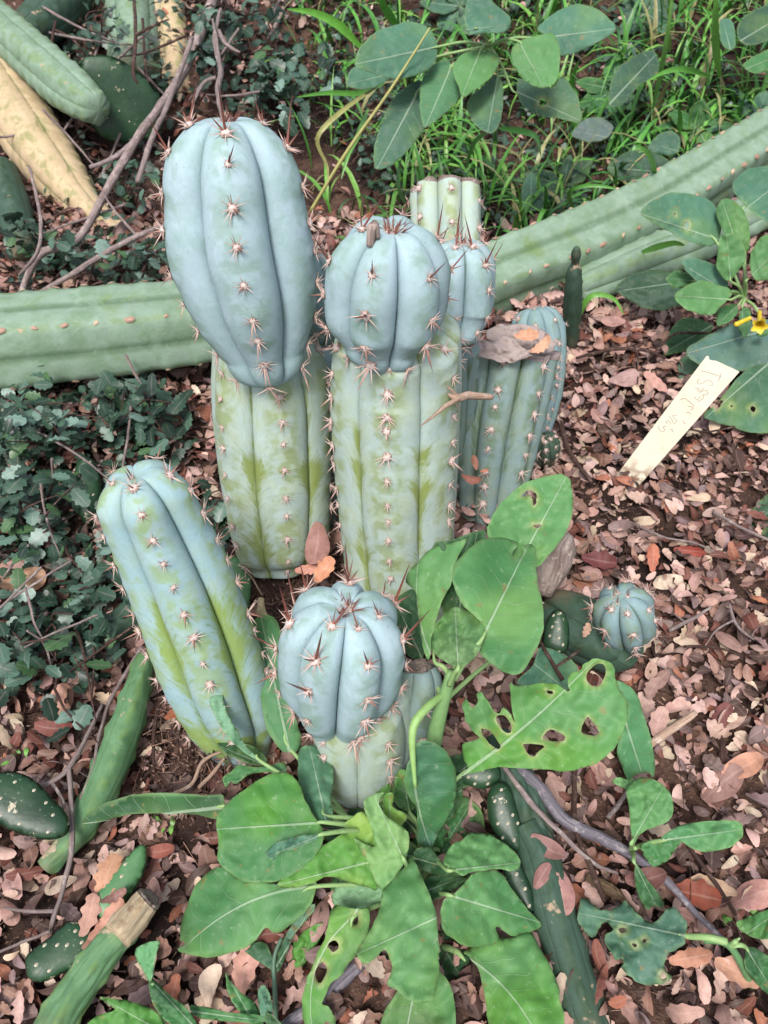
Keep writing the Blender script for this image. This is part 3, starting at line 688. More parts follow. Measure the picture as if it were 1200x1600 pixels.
# cut stump at the back
E = thing('cactus_stump', P(700, 480, 1.55), 'pale cactus stump sawn flat, standing behind the middle cactus', 'cactus stump')
_, (pt, rings, M_, NR) = ribbed('old_stem', E, [(706, 760, 1.45, 46), (703, 620, 1.40, 52), (700, 470, 1.36, 54), (698, 360, 1.33, 56), (697, 296, 1.325, 57)], 7, 0.30, 0.6, 8, mat='stem', spines=kinds('small', 'small', 'small'), step=0.045,
       g=[.2, .2, .1, 0], top_cut=True)
def cut_top(pt, rings, NR, M_, th_=0.006, seed=1, mat='cork', grow=1.03, drop=0.008, name='cut_top', parent=None):
    AN = M_; M_ = len(AN); c, tt = rings[-1][0], rings[-1][1]; V, F, A_ = [], [], []; nr = 9
    for i in range(nr):
        f = i / (nr - 1)
        for j in range(M_):
            v, w = pt(NR - 1, AN[j]); d = (v - c); q = c + d * (f * grow)
            q += tt * (th_ * noise.noise(Vector((q.x * 60, q.y * 60, seed))) + th_ * 0.5 - drop * (1 - f) + (0.004 * noise.noise(Vector((j * 0.2, seed, 0))) if i == nr - 1 else 0))
            V.append(q); A_.append((.5, 0, 0) if mat == 'crust' else (f, j * 0.003, 0))
    for j in range(M_):
        v, w = pt(NR - 1, AN[j]); V.append(c + (v - c) * grow - tt * 0.006); A_.append((0, 0, 0))
    for i in range(nr):
        for j in range(M_): F.append((i * M_ + j, i * M_ + (j + 1) % M_, (i + 1) * M_ + (j + 1) % M_, (i + 1) * M_ + j))
    return link(name, mesh(name, V, F, MAT[mat], A_), parent)
cut_top(pt, rings, NR, M_, 0.006, 4, parent=E, grow=1.0, drop=0.01)
# stump with withered grey top and a side branch
S = thing('columnar_cactus', P(765, 800, 1.37), 'grey-green cactus with a withered cut top and a blue side branch', 'columnar cactus', 'living blue-green columnar cacti')
_, (pt, rings, M_, NR) = ribbed('old_stem', S, [(768, 815, 1.36, 42), (766, 780, 1.345, 52), (778, 680, 1.30, 66), (792, 600, 1.265, 70), (802, 545, 1.245, 71)], 7, 0.28, 0.62, -14, mat='stemd', spines=kinds('small', 'small', 'small'), step=0.034,
       g=[.2, .1, .2, .3, .3], top_cut=True, sscale=0.95)
cut_top(pt, rings, NR, M_, 0.006, 9, grow=1.02, drop=0.012, parent=S, mat='crust')
zs = lambda p: Z(700, 480, 4.57, p)
for ol, b_, tp_, da, db_, cu in [([(150, 290), (230, 235), (330, 255), (420, 195), (480, 260), (560, 300), (620, 310), (590, 345), (440, 395), (330, 380), (230, 360), (180, 330)], (735, 548), (833, 548), 1.165, 1.165, .25),
                             ([(270, 190), (360, 125), (480, 118), (600, 128), (660, 160), (680, 210), (590, 240), (470, 200), (380, 235), (300, 245)], (762, 520), (848, 520), 1.25, 1.25, -.2),
                             ([(680, 150), (740, 225), (790, 215), (780, 270), (700, 335), (650, 320), (610, 255), (640, 190)], (838, 548), (868, 522), 1.19, 1.20, .3),
                             ([(300, 225), (420, 190), (560, 215), (640, 260), (600, 320), (450, 330), (320, 290)], (765, 535), (838, 535), 1.21, 1.21, .1)]:
    leaf(S, zs(ol), b_, tp_, da, db_, col(176, 160, 152), up=1.2, cup=cu, ripple=.012, rag=1.6, name='dry_flake', mat='crust', step=3.2)
ribbed('side_branch', S, [(812, 720, 1.42, 30), (836, 620, 1.39, 40), (842, 540, 1.36, 42), (839, 510, 1.35, 41)], 8, 0.16, 0.7, 0, cap=0.035, mat='headm', dip=0.004, spines=kinds('small', 'small', 'small'), step=0.036, sscale=0.7, tufts=2)
# lower left leaning one
Gc = cactus(365, 1150, 1.09, 'leaning cactus at lower left with green streaked furrows and worn blue tip')
ribbed('stem', Gc, [(385, 1185, 1.08, 40), (366, 1130, 1.07, 66), (335, 1050, 1.03, 80), (300, 950, 0.98, 84), (257, 846, 0.93, 80), (228, 784, 0.893, 75)], 5, 0.34, 0.42, -8, cap=0.045, mat='stemg', dip=0.010,
       spines=kinds('small', 'head', 'head', 0.45, 0.9), step=0.036, g=[.3, .45, .6, .75, -.1, -.4], wob=0.03, sscale=0.9, tufts=2)
# front, squat
H = cactus(560, 1215, 1.05, 'short squat cactus in front with globular blue crown')
ribbed('old_stem', H, [(566, 1215, 1.06, 62), (566, 1188, 1.03, 74), (566, 1130, 0.99, 82), (562, 1095, 0.96, 80)], 5, 0.14, 0.45, 30, cap=.03, mat='stem', spines=kinds('down', 'small', 'small'), step=0.036, g=[.15, .1, .05, .05], wob=0.02)
ribbed('young_crown', H, [(528, 1100, 0.93, 66), (530, 1070, 0.90, 90), (533, 1025, 0.86, 99), (536, 998, 0.84, 99)], 7, 0.40, 0.38, 25, cap=0.058, capb=0.028, mat='head', dip=0.013,
       spines=kinds('down', 'head', 'up', 0.3, 0.6), step=0.043, g=[0.05, 0, 0, 0], tufts=10, wob=0.02, sscale=1.0)
_, (pt, rings, M_, NR) = ribbed('side_stump', H, [(640, 1165, 1.04, 34), (645, 1110, 1.00, 44), (652, 1060, 0.97, 38), (652, 1042, 0.965, 26)], 5, 0.18, 0.8, 25, mat='stemd', g=[.1, .1, 0, 0], top_cut=True, spines=kinds('small', 'small', 'small'), step=0.05)
cut_top(pt, rings, NR, M_, 0.008, 3, grow=0.9, parent=H)
# small one on the right growing from a lying stem
I = cactus(905, 1020, 1.20, 'small lone blue cactus head among dry leaves at right')
ribbed('dark_stem', I, [(862, 950, 1.22, 30), (880, 962, 1.20, 46), (915, 985, 1.17, 52), (955, 1005, 1.14, 46), (975, 1000, 1.12, 40)], 5, 0.14, 0.85, 30, mat='darks', g=[0, 0, 0, 0, 0])
ribbed('young_crown', I, [(980, 985, 1.12, 38), (978, 972, 1.10, 47), (975, 955, 1.08, 48)], 7, 0.34, 0.42, 10, cap=0.038, capb=0.02, mat='headm', dip=0.006, spines=kinds('head', 'head', 'head'), step=0.032, sscale=0.85, tufts=4)
# tiny bristly one
J = thing('small_bristly_cactus', G(850, 690, 0.02), 'tiny fuzzy ball cactus at the foot of the withered stump', 'small cactus')
ribbed('ball', J, [(852, 715, 1.42, 20), (850, 700, 1.39, 25), (850, 692, 1.38, 24)], 9, 0.15, 0.8, 0, cap=0.02, mat='darks', spines=kinds('small', 'small', 'small'), step=0.016, sscale=0.7)
# thin upright joint by the fallen stem
t_ = thing('thin_cactus_joint', G(893, 535, 0), 'thin dark green upright cactus joint in front of the fallen stem', 'cactus joint')
ribbed('lower_joint', t_, [(893, 540, 1.62, 10), (894, 490, 1.54, 14), (897, 430, 1.46, 12), (898, 412, 1.44, 6)], 4, 0.10, 0.9, 0, cap=0.008, mat='darks')
ribbed('upper_joint', t_, [(899, 412, 1.44, 5), (900, 398, 1.42, 8), (901, 390, 1.41, 6)], 4, 0.10, 0.9, 0, cap=0.006, mat='darks')

# ================================================================== fallen stems
def lying(st, N, dep, ph, mat, label, g=0.05, p=0.85, cap=0.0, spines=None, step=0.05, ss=0.5, cut=False, wob=0.03, group='fallen cactus stems', **kw):
    t_ = thing('fallen_cactus_stem', P(*st[0][:3]), label, 'fallen stem', group)
    r = ribbed('stem', t_, st, N, dep, p, ph, cap, 0, mat, 0, spines, step, ss, g=[g] * len(st), top_cut=cut, wob=wob, areole_bump=0.004, **kw)
    if cut: cut_top(*[r[1][0], r[1][1], r[1][3], r[1][2]], 0.006, R.random() * 9, parent=t_)
    return t_
sk = kinds('small', 'small', 'small'); scar = lambda f: 'scar'
lying([(-160, 551, 1.48, 78), (0, 538, 1.48, 76), (170, 523, 1.49, 73), (330, 505, 1.52, 66), (430, 492, 1.56, 58)], 5, 0.17, -14, 'fallen', 'thick fallen green cactus stem lying across the left side', p=-1.3, spines=scar, step=.055, ss=1.0)
lying([(640, 500, 1.70, 55), (780, 432, 1.74, 60), (900, 386, 1.80, 61), (1010, 332, 1.88, 57), (1120, 264, 1.98, 51), (1260, 177, 2.13, 45)], 5, 0.17, 12, 'fallen', 'thick fallen green cactus stem sloping up to the right edge', p=-1.3, spines=scar, step=.05, ss=1.0)
lying([(1250, 300, 1.92, 28), (1100, 372, 1.84, 34), (1000, 412, 1.80, 36), (900, 452, 1.74, 28)], 5, 0.15, 10, 'fallen', 'second thinner fallen stem under the sloping one at right')
lying([(-60, 60, 2.25, 52), (20, 170, 2.15, 50), (90, 270, 2.05, 42), (140, 330, 1.98, 26), (210, 390, 1.95, 24)], 4, 0.12, 10, 'yell', 'dried tan fallen stem at the upper left edge', 0.1)
lying([(-40, 5, 2.3, 30), (40, 78, 2.1, 35), (110, 140, 2.0, 36), (148, 168, 1.95, 26)], 5, 0.10, 0, 'fallen', 'blunt green stem pointing down right in the upper left corner', 0.1, cap=0.02, rough=.003)
lying([(210, 110, 2.2, 38), (208, 40, 2.35, 40), (205, -60, 2.6, 40)], 4, 0.14, 0, 'fallen', 'green ribbed stem standing at the top edge, left part')
lying([(275, 150, 2.25, 30), (268, 60, 2.4, 34), (258, -60, 2.6, 34)], 4, 0.14, 20, 'yell', 'tan scarred stem beside the green ribbed stem at the top')
lying([(30, 60, 2.2, 26), (80, 20, 2.3, 36), (130, -40, 2.45, 36)], 5, 0.06, 0, 'darks', 'dark brown-green stem in the top left corner', 0, cap=0.02)
lying([(42, 400, 1.85, 18), (22, 330, 1.9, 26), (5, 265, 2.0, 20)], 4, 0.06, 0, 'darks', 'short dark joint at the left edge above the thick stem', 0, cap=0.02)
lying([(230, 440, 1.9, 26), (190, 380, 1.95, 24), (150, 330, 2.0, 18)], 4, 0.08, 0, 'fallen2', 'small scarred green stem left of the tall blue crown', 0)
lying([(352, 800, 1.52, 20), (334, 700, 1.58, 24), (312, 630, 1.62, 22), (288, 575, 1.66, 18)], 4, 0.10, 20, 'fallen2', 'blotchy green stem behind the pale stem of the tallest cactus', 0)
lying([(268, 715, 1.60, 12), (290, 655, 1.58, 15), (308, 622, 1.56, 15)], 4, 0.05, 0, 'yell', 'short pale cut piece under the thick fallen stem', 0, cut=True)
lying([(70, 1355, .965, 15), (125, 1295, .985, 21), (170, 1205, 1.025, 27), (205, 1110, 1.08, 24), (226, 1030, 1.13, 14)], 4, 0.05, 0, 'fallen2', 'slim green stem with pale scars lying diagonally at lower left', 0, cap=0.01)
lying([(140, 1028, 1.20, 12), (180, 985, 1.20, 22), (222, 945, 1.22, 24)], 4, 0.04, 0, 'darks', 'shiny dark green joint beside the leaning cactus', 0)
lying([(50, 1670, .82, 33), (105, 1570, .845, 30), (165, 1485, .875, 26), (212, 1428, .895, 22), (232, 1405, .90, 20)], 5, 0.04, 0, 'fallen2', 'cut log with bleached end in the lower left corner', 0, cut=True, rough=0.002)
log_ = [o for o in C.objects if o.name.startswith('fallen_cactus_stem') and 'cut log' in o.get('label', '')][0]
ribbed('bleached_bark', log_, [(182, 1463, .868, 24), (200, 1442, .88, 25), (218, 1420, .892, 22.5), (229, 1408, .897, 21)], 5, 0.04, .85, 0, 0, 0, 'palew', rough=.003, top_cut=True)
lying([(940, 1660, .845, 34), (905, 1560, .875, 35), (872, 1450, .915, 34), (842, 1340, .955, 31), (818, 1290, .975, 27)], 5, 0.05, 10, 'darks', 'dark grey-green stem lying right of the broad-leaved plant', 0)
lying([(852, 1345, .96, 26), (822, 1270, .99, 30), (800, 1200, 1.02, 28), (780, 1150, 1.05, 20)], 4, 0.05, 0, 'darks', 'mouldering brown end of stem under the chewed leaf', 0, rough=0.006)
lying([(640, 1680, .83, 24), (650, 1600, .85, 22), (652, 1530, .88, 20), (645, 1470, .91, 14)], 4, 0.04, 0, 'stemd', 'grey-green stub under the leaves at the bottom middle', 0)
pad(Z(0, 1150, K, [(-140, 180), (-60, 150), (0, 150), (60, 148), (140, 180), (220, 260), (280, 330), (290, 390), (250, 425), (180, 432), (90, 410), (0, 370), (-100, 300)]), 0, 0.945, 0.012, 'padd', 'large dark green flat pad cut by the left edge', tilt=0.5, spots=22, group='fallen flat cactus pads')
pad(Z(0, 1150, K, [(375, 700), (430, 620), (500, 540), (570, 460), (605, 455), (615, 500), (600, 570), (560, 640), (490, 730), (440, 770), (390, 740)]), 0, 0.93, 0.012, 'padg', 'light green narrow pad half under dry leaves, above the cut log', tilt=0.5, spots=6, group='fallen flat cactus pads')
pad(Z(0, 1150, K, [(105, 930), (150, 880), (230, 820), (290, 770), (380, 800), (395, 870), (350, 950), (260, 990), (180, 1025), (120, 1010)]), 0, 0.88, 0.011, 'padd', 'dark pad lying left of the cut log near the bottom left', tilt=0.5, spots=10, group='fallen flat cactus pads')
pad(Z(0, 560, 2.96, [(345, 590), (350, 500), (390, 455), (440, 480), (465, 560), (465, 640), (450, 740), (400, 770), (355, 690)]), 0, 1.32, 0.014, 'padd', 'upright dark pad left of the leaning cactus tip', spots=8, group='fallen flat cactus pads')
pad([(125, 100), (150, 86), (185, 92), (225, 120), (258, 165), (250, 205), (215, 222), (165, 218), (130, 170)], 0, 2.05, 0.02, 'padd', 'dark flat pad behind the twigs in the upper left', spots=8, group='fallen flat cactus pads')
pad(Z(550, 1150, 3, [(640, 260), (690, 215), (740, 240), (770, 330), (795, 430), (790, 540), (720, 510), (660, 440), (635, 360)]), 0, 0.97, 0.014, 'padd', 'dark spotted pad standing right of the broad leaves', spots=16, group='fallen flat cactus pads')
pad(Z(550, 1150, 3, [(700, 560), (760, 560), (810, 640), (850, 740), (845, 830), (790, 800), (730, 700)]), 0, 0.93, 0.012, 'padd', 'lower dark pad tucked between leaf and lying stem', spots=8, group='fallen flat cactus pads')
pad(Z(600, 720, K, [(660, 740), (680, 660), (720, 618), (755, 640), (772, 700), (765, 785), (720, 808), (670, 780)]), 0, 1.13, 0.014, 'padd', 'small dark pad with white scars beside the lone cactus head', spots=8, group='fallen flat cactus pads')
pad([(335, 885), (350, 868), (378, 872), (392, 900), (390, 945), (372, 965), (345, 950)], 0, 1.22, 0.014, 'padg', 'dull green pad between leaning cactus and soil mound', spots=6, group='fallen flat cactus pads')
pad(Z(550, 1150, 3, [(480, 190), (540, 130), (620, 120), (690, 150), (690, 210), (620, 250), (540, 230)]), 0, 1.0, 0.012, 'padd', 'small dark pad under the base of the chewed leaf', spots=10, group='fallen flat cactus pads')

# ================================================================== broad-leaved plants (each leaf traced, with its own depth and tilt)
GR, GM, GD, GB, GL, GY = col(100, 156, 94), col(70, 130, 74), col(42, 88, 52), col(82, 132, 108), col(92, 154, 64), col(148, 186, 84)
GT = col(74, 116, 96)     # bluish background leaves
def stalk(name, pts, rad, parent, c=None, mat='stalk', n=None):
    v, f, a = tube(pts, rad, 8, n); return link(name, mesh(name, v, f, MAT[mat], a, c or col(132, 172, 112)), parent)
PL = thing('broad_leaved_plant', P(655, 1440, 0.95), 'large broad-leaved green weed with chewed leaves in front of the squat cactus', 'leafy plant')
z3 = lambda p: Z(600, 720, K, p)
z7 = lambda p: Z(550, 1150, 3, p)
z6 = lambda p: Z(250, 1150, K, p)
z5 = lambda p: Z(0, 1150, K, p)
z4 = lambda p: Z(0, 800, K, p)
z2 = lambda p: Z(350, 880, 24 / 7, p)
stalk('main_stem', [P(668, 1500, .99), P(660, 1400, .97), P(668, 1290, .96), P(672, 1200, .94), P(686, 1120, .90), P(706, 1050, .86)], [.008, .009, .010, .010, .009, .006], PL)
stalk('side_stem', [P(660, 1400, .97), P(675, 1440, .95), P(680, 1480, .93)], [.008, .008, .006], PL)
leaf(PL, z3([(430, 300), (470, 200), (560, 110), (650, 70), (755, 60), (785, 130), (780, 240), (740, 330), (680, 400), (630, 445), (560, 420), (480, 360)]), (821, 862), (885, 745), 0.99, 1.03, GR, up=0.9, cup=-.12,
     bend=-.1, holes=[z3([(568, 150), (600, 122), (632, 135), (636, 162), (625, 190), (620, 163), (602, 143)]), z3([(620, 268), (655, 266), (640, 280)])], pet=(712, 1045, 0.89))
leaf(PL, z3([(560, 910), (620, 850), (650, 780), (740, 800), (800, 850), (805, 880), (770, 950), (700, 960), (570, 940)]), (800, 1010), (895, 1085), 1.05, 1.07, GB, up=1.0, cup=.1, pet=(700, 1090, .95))
leaf(PL, z3([(0, 610), (60, 565), (130, 535), (150, 650), (165, 780), (150, 830), (90, 800), (50, 700)]), (660, 1030), (618, 940), 1.03, 1.06, GD, up=.8, pet=(690, 1090, .95))
leaf(PL, z3([(200, 360), (280, 330), (420, 290), (400, 400), (350, 560), (340, 640), (250, 640), (235, 560)]), (712, 975), (745, 835), 0.94, 0.95, GD, up=.6, roll=20, pet=(710, 1050, .88))
leaf(PL, z3([(340, 380), (400, 330), (480, 320), (545, 335), (560, 352), (535, 385), (550, 408), (580, 385), (575, 352), (630, 355), (632, 430), (645, 530), (668, 640), (655, 740), (620, 810), (575, 880), (530, 890),
     (480, 870), (430, 830), (400, 790), (420, 700), (380, 650), (345, 620), (310, 570), (288, 510), (290, 440)]), (752, 1000), (822, 858), 0.86, 0.95, GR, up=.5, cup=-.16, bend=.12, ripple=.006, c2=GM, pet=(710, 1062, .87))
leaf(PL, z3([(90, 490), (160, 400), (200, 365), (280, 345), (345, 330), (300, 420), (285, 500), (240, 590), (212, 690), (190, 822), (165, 790), (150, 700), (140, 620), (130, 545)]), (680, 1035), (655, 870), 0.87, 0.94, GR, mid=(650, 935),
     up=.7, roll=-35, cup=.25, bend=.1, pet=(705, 1060, .87))
leaf(PL, z3([(290, 610), (350, 620), (400, 655), (425, 710), (400, 790), (345, 850), (290, 855), (230, 822), (198, 780), (205, 710), (240, 650)]), (716, 1045), (711, 948), 0.83, 0.89, col(112, 150, 96), up=.7, cup=.35, ripple=.013, mat='young', c2=GM, pet=(702, 1070, .86),
     name='young_leaf', label='small crinkled young leaf at the top of the stem')
# the big chewed leaf
leaf(PL, z3([(310, 1318), (345, 1285), (335, 1240), (328, 1185), (395, 1155), (362, 1120), (335, 1062), (325, 1010), (345, 995), (372, 1028), (392, 1005), (388, 965), (410, 968), (450, 1030), (480, 1050), (495, 1030),
     (530, 1062), (548, 1085), (530, 1000), (528, 925), (560, 940), (640, 928), (700, 925), (740, 945), (775, 958), (768, 925), (775, 885), (800, 880), (822, 868), (835, 850), (880, 826), (930, 838), (962, 868), (965, 915),
     (985, 960), (1015, 1020), (1000, 1120), (960, 1200), (880, 1262), (760, 1292), (640, 1285), (480, 1278), (380, 1300)]), (708, 1220), (915, 1045), 0.93, 0.92, GL, mid=(812, 1142), up=.6, cup=.10, bend=.05, ripple=.010, c2=GR,
     holes=[z3([(842, 900), (865, 862), (900, 843), (925, 870), (912, 915), (895, 938), (862, 935)]), z3([(822, 1128), (850, 1065), (895, 1130), (860, 1142)]), z3([(660, 1155), (695, 1120), (750, 1145), (745, 1168), (700, 1168)]),
            z3([(580, 1182), (625, 1180), (670, 1188), (642, 1212), (625, 1232), (605, 1225)]), z3([(675, 955), (700, 960), (702, 972), (682, 968)]), z3([(466, 1068), (500, 1062), (530, 1100), (522, 1135), (485, 1112)]),
            z3([(405, 1120), (440, 1125), (485, 1188), (468, 1200), (425, 1162)])], pet=(672, 1215, .95), petr=.004, step=5.0, rag=1.0, label='bright green leaf full of chewed holes')
leaf(PL, z3([(960, 920), (1010, 930), (1060, 990), (1090, 1080), (1112, 1160), (1130, 1260), (1122, 1318), (1100, 1300), (1050, 1310), (1055, 1350), (1078, 1400), (1058, 1412), (1030, 1370), (990, 1270), (970, 1210), (995, 1130), (1015, 1020)]),
     (960, 1075), (1010, 1230), 1.03, 1.06, col(88, 150, 100), up=1.0, cup=.1)
# leaf hanging from the arched stalk
leaf(PL, z7([(250, 170), (275, 100), (300, 35), (360, 25), (430, 60), (475, 130), (490, 210), (480, 310), (440, 400), (395, 480), (372, 520), (330, 515), (304, 480), (305, 400), (300, 330), (275, 300), (245, 240)]), (645, 1155), (672, 1320), 0.85, 0.93,
     GB, up=.5, cup=.12, c2=GM, mid=(650, 1240))
stalk('arched_stalk', [P(692, 1086, .885), P(668, 1105, .86), P(648, 1130, .85), P(644, 1165, .85), P(649, 1230, .865)], [.0045, .005, .005, .004, .002], PL, col(150, 190, 115))
leaf(PL, z7([(395, 540), (400, 470), (450, 380), (490, 290), (560, 300), (610, 360), (625, 440), (600, 452), (562, 415), (545, 452), (510, 475), (470, 540), (430, 590)]), (690, 1330), (735, 1255), 0.98, 1.0, GM, up=.9, c2=GD, pet=(668, 1330, .97))
leaf(PL, z7([(415, 830), (430, 770), (500, 720), (560, 650), (640, 630), (700, 645), (760, 730), (830, 820), (886, 880), (870, 905), (765, 940), (690, 898), (672, 905), (692, 958), (640, 985), (540, 985), (470, 950), (425, 900)]), (700, 1398), (840, 1440), 0.86, 0.90,
     GM, up=.6, cup=.10, c2=GR, roll=10, pet=(668, 1400, .95))
leaf(PL, z7([(255, 770), (300, 720), (360, 660), (430, 650), (520, 660), (550, 650), (520, 690), (470, 730), (390, 770), (340, 795)]), (640, 1402), (730, 1368), 0.88, 0.90, GD, up=.4, roll=-40, cup=.3, pet=(662, 1400, .96))
leaf(PL, z7([(285, 560), (312, 520), (370, 530), (430, 595), (520, 602), (525, 650), (440, 660), (350, 640), (298, 600)]), (645, 1340), (725, 1362), 0.89, 0.90, GD, up=.3, roll=35, cup=.3, pet=(665, 1350, .96))
leaf(PL, z7([(430, 592), (468, 510), (515, 490), (540, 462), (590, 455), (680, 480), (760, 540), (792, 600), (750, 635), (680, 622), (560, 640), (510, 655), (470, 625)]), (700, 1360), (812, 1348), 0.85, 0.88, GM, up=.8, roll=-15, cup=.2, c2=GR, pet=(668, 1340, .96))
leaf(PL, z7([(530, 1008), (600, 960), (690, 950), (760, 940), (830, 915), (880, 990), (930, 1080), (970, 1180), (975, 1250), (996, 1300), (985, 1400), (940, 1500), (800, 1560), (690, 1450), (640, 1350), (630, 1270), (620, 1200), (590, 1090), (540, 1030)]),
     (715, 1488), (850, 1640), 0.885, 0.79, GL, up=.7, cup=.14, c2=GR, mid=(790, 1545), ripple=.008, pet=(682, 1478, .93), petr=.004)
leaf(PL, z7([(150, 1300), (190, 1230), (250, 1130), (300, 1060), (340, 1020), (400, 1090), (450, 1150), (480, 1230), (487, 1350), (470, 1480), (300, 1560), (160, 1500), (130, 1400)]), (658, 1492), (622, 1680), 0.86, 0.82, GM, up=.7, cup=-.16, c2=GD,
     pet=(672, 1470, .93), petr=.004)
leaf(PL, z7([(145, 290), (185, 262), (200, 290), (190, 330), (240, 360), (256, 390), (235, 420), (252, 470), (250, 497), (200, 512), (130, 490), (128, 400), (145, 345)]), (612, 1318), (608, 1240), 0.90, 0.88, GY, up=.5, cup=.4, ripple=.008, name='young_leaf',
     label='small yellow-green curled young leaf', c2=GL)
leaf(PL, z7([(78, 225), (120, 212), (180, 215), (190, 250), (165, 300), (135, 330), (100, 300)]), (590, 1250), (600, 1222), 0.97, 0.97, GL, up=.5, cup=.3)
leaf(PL, z7([(265, 830), (300, 850), (340, 900), (360, 940), (345, 975), (300, 950), (270, 900)]), (668, 1470), (640, 1430), 0.93, 0.92, GY, up=.5, cup=.3, name='young_leaf')
leaf(PL, z7([(262, 940), (320, 960), (335, 1000), (300, 1020), (265, 1000)]), (660, 1478), (640, 1468), 0.94, 0.93, GL, up=.5, cup=.3, name='young_leaf')
# left side
leaf(PL, z6([(85, 800), (90, 770), (110, 720), (150, 620), (240, 545), (300, 570), (370, 608), (440, 612), (560, 620), (650, 600), (640, 670), (610, 730), (540, 790), (478, 822), (440, 800), (400, 850), (350, 885), (250, 915), (180, 922), (85, 902), (78, 885), (98, 870), (100, 855), (85, 848)]),
     (492, 1385), (290, 1478), 0.90, 0.90, GM, up=.8, cup=.12, ripple=.008, c2=GR, pet=(640, 1385, .94), mid=(388, 1410))
leaf(PL, z6([(235, 350), (280, 280), (370, 210), (450, 165), (520, 150), (580, 200), (600, 260), (640, 330), (680, 400), (660, 480), (580, 560), (500, 602), (430, 612), (350, 605), (290, 570), (240, 520), (245, 440)]), (510, 1285), (333, 1296), 0.86, 0.87, col(86, 150, 52),
     up=.9, cup=.10, ripple=.005, c2=GM, pet=(630, 1310, .93), label='large bright green leaf left of the stem')
leaf(PL, z5([(345, 350), (400, 300), (480, 265), (580, 240), (700, 237), (850, 245), (930, 250), (930, 335), (880, 342), (800, 325), (700, 325), (560, 324), (450, 350), (358, 370)]), (360, 1260), (130, 1287), 0.92, 0.95, GM, up=.3, cup=-.5, roll=-12, c2=GD,
     pet=(600, 1300, .93), label='long narrow leaf stretching left over dry leaves')
leaf(PL, z6([(440, 490), (480, 450), (560, 420), (640, 410), (690, 405), (630, 440), (560, 470), (500, 482), (475, 516)]), (505, 1303), (420, 1338), 0.83, 0.83, GB, up=.4, roll=30, cup=.2, pet=(590, 1300, .90))
leaf(PL, z6([(580, 60), (600, 42), (640, 40), (700, 80), (722, 130), (720, 200), (712, 270), (716, 350), (600, 374), (580, 330), (592, 260), (578, 200), (574, 120)]), (508, 1275), (484, 1168), 0.88, 0.96, col(88, 138, 108), up=.4, cup=.7, pet=(600, 1290, .92),
     label='rolled blue-green leaf below the squat cactus')
leaf(PL, z6([(490, 612), (560, 550), (640, 480), (740, 420), (780, 398), (765, 370), (800, 340), (850, 318), (900, 400), (905, 470), (915, 560), (905, 640), (860, 630), (790, 610), (700, 585), (640, 610), (560, 632), (500, 630)]), (585, 1345), (438, 1382), 0.85, 0.84, GL,
     up=.5, roll=-18, cup=.24, ripple=.010, c2=GY, pet=(618, 1335, .90))
leaf(PL, z6([(715, 690), (740, 600), (760, 585), (900, 620), (940, 650), (900, 705), (830, 730), (770, 725)]), (600, 1370), (530, 1412), 0.90, 0.91, col(140, 185, 140), up=.8, pet=(640, 1380, .94))
leaf(PL, z6([(600, 1050), (620, 990), (660, 900), (700, 800), (722, 708), (810, 720), (872, 728), (860, 830), (800, 930), (760, 990), (718, 1030), (680, 1112), (700, 1130), (727, 1170), (730, 1212), (690, 1190), (668, 1240), (700, 1290), (742, 1300), (715, 1332), (640, 1290), (602, 1200), (590, 1120)]),
     (555, 1430), (490, 1620), 0.86, 0.83, GM, up=.7, cup=.14, mid=(488, 1530), ripple=.009, c2=GL, holes=[z6([(650, 970), (680, 940), (695, 980), (670, 1030), (648, 1010)]), z6([(700, 870), (730, 850), (745, 880), (720, 900)]), z6([(805, 750), (826, 745), (820, 785), (806, 780)])], pet=(640, 1400, .95), rag=1.0)
leaf(PL, z6([(350, 885), (420, 855), (450, 880), (482, 930), (500, 880), (540, 800), (590, 730), (642, 700), (640, 730), (560, 830), (530, 900), (492, 980), (440, 960), (390, 925)]), (432, 1510), (488, 1415), 0.88, 0.90, col(92, 132, 112), up=.8, ripple=.008, c2=GD)
leaf(PL, z6([(550, 870), (620, 800), (690, 780), (660, 860), (620, 920), (585, 972), (550, 940)]), (500, 1440), (468, 1512), 0.90, 0.89, GL, up=.8)
leaf(PL, z6([(850, 268), (890, 242), (932, 240), (912, 285), (950, 340), (1035, 400), (1030, 490), (1000, 560), (950, 620), (925, 640), (895, 600), (865, 520), (830, 470), (808, 425), (835, 440), (895, 462), (880, 380), (858, 320)]), (632, 1345), (585, 1245), 0.84, 0.86, GR, up=.6,
     cup=.15, ripple=.009, c2=col(130, 175, 110), pet=(640, 1370, .93))
leaf(PL, z6([(1045, 500), (1080, 560), (1120, 650), (1150, 740), (1160, 850), (1162, 960), (1145, 1080), (1100, 1112), (1040, 1100), (990, 1060), (948, 1040), (952, 1010), (968, 965), (955, 918), (930, 893), (890, 930), (850, 948), (818, 912), (830, 870), (870, 820), (900, 760), (920, 700), (930, 640), (970, 590), (1020, 540)]),
     (684, 1433), (560, 1490), 0.83, 0.80, GR, up=.6, cup=.07, c2=GM, pet=None, label='large pointed leaf with a bite in its edge')
stalk('leaf_stalk', [P(655, 1400, .96), P(646, 1410, .90), P(640, 1448, .84)], [.004, .004, .003], PL)
leaf(PL, z2([(145, 360), (160, 310), (210, 278), (270, 292), (300, 350), (310, 430), (330, 600), (362, 760), (390, 850), (412, 930), (400, 1000), (320, 1010), (250, 930), (210, 800), (190, 620), (185, 480)]), (450, 1165), (408, 965), 1.0, 1.06, col(96, 152, 108), up=.6, cup=.15, c2=GM,
     pet=(560, 1300, .97), label='upright leaf between leaning and squat cacti')
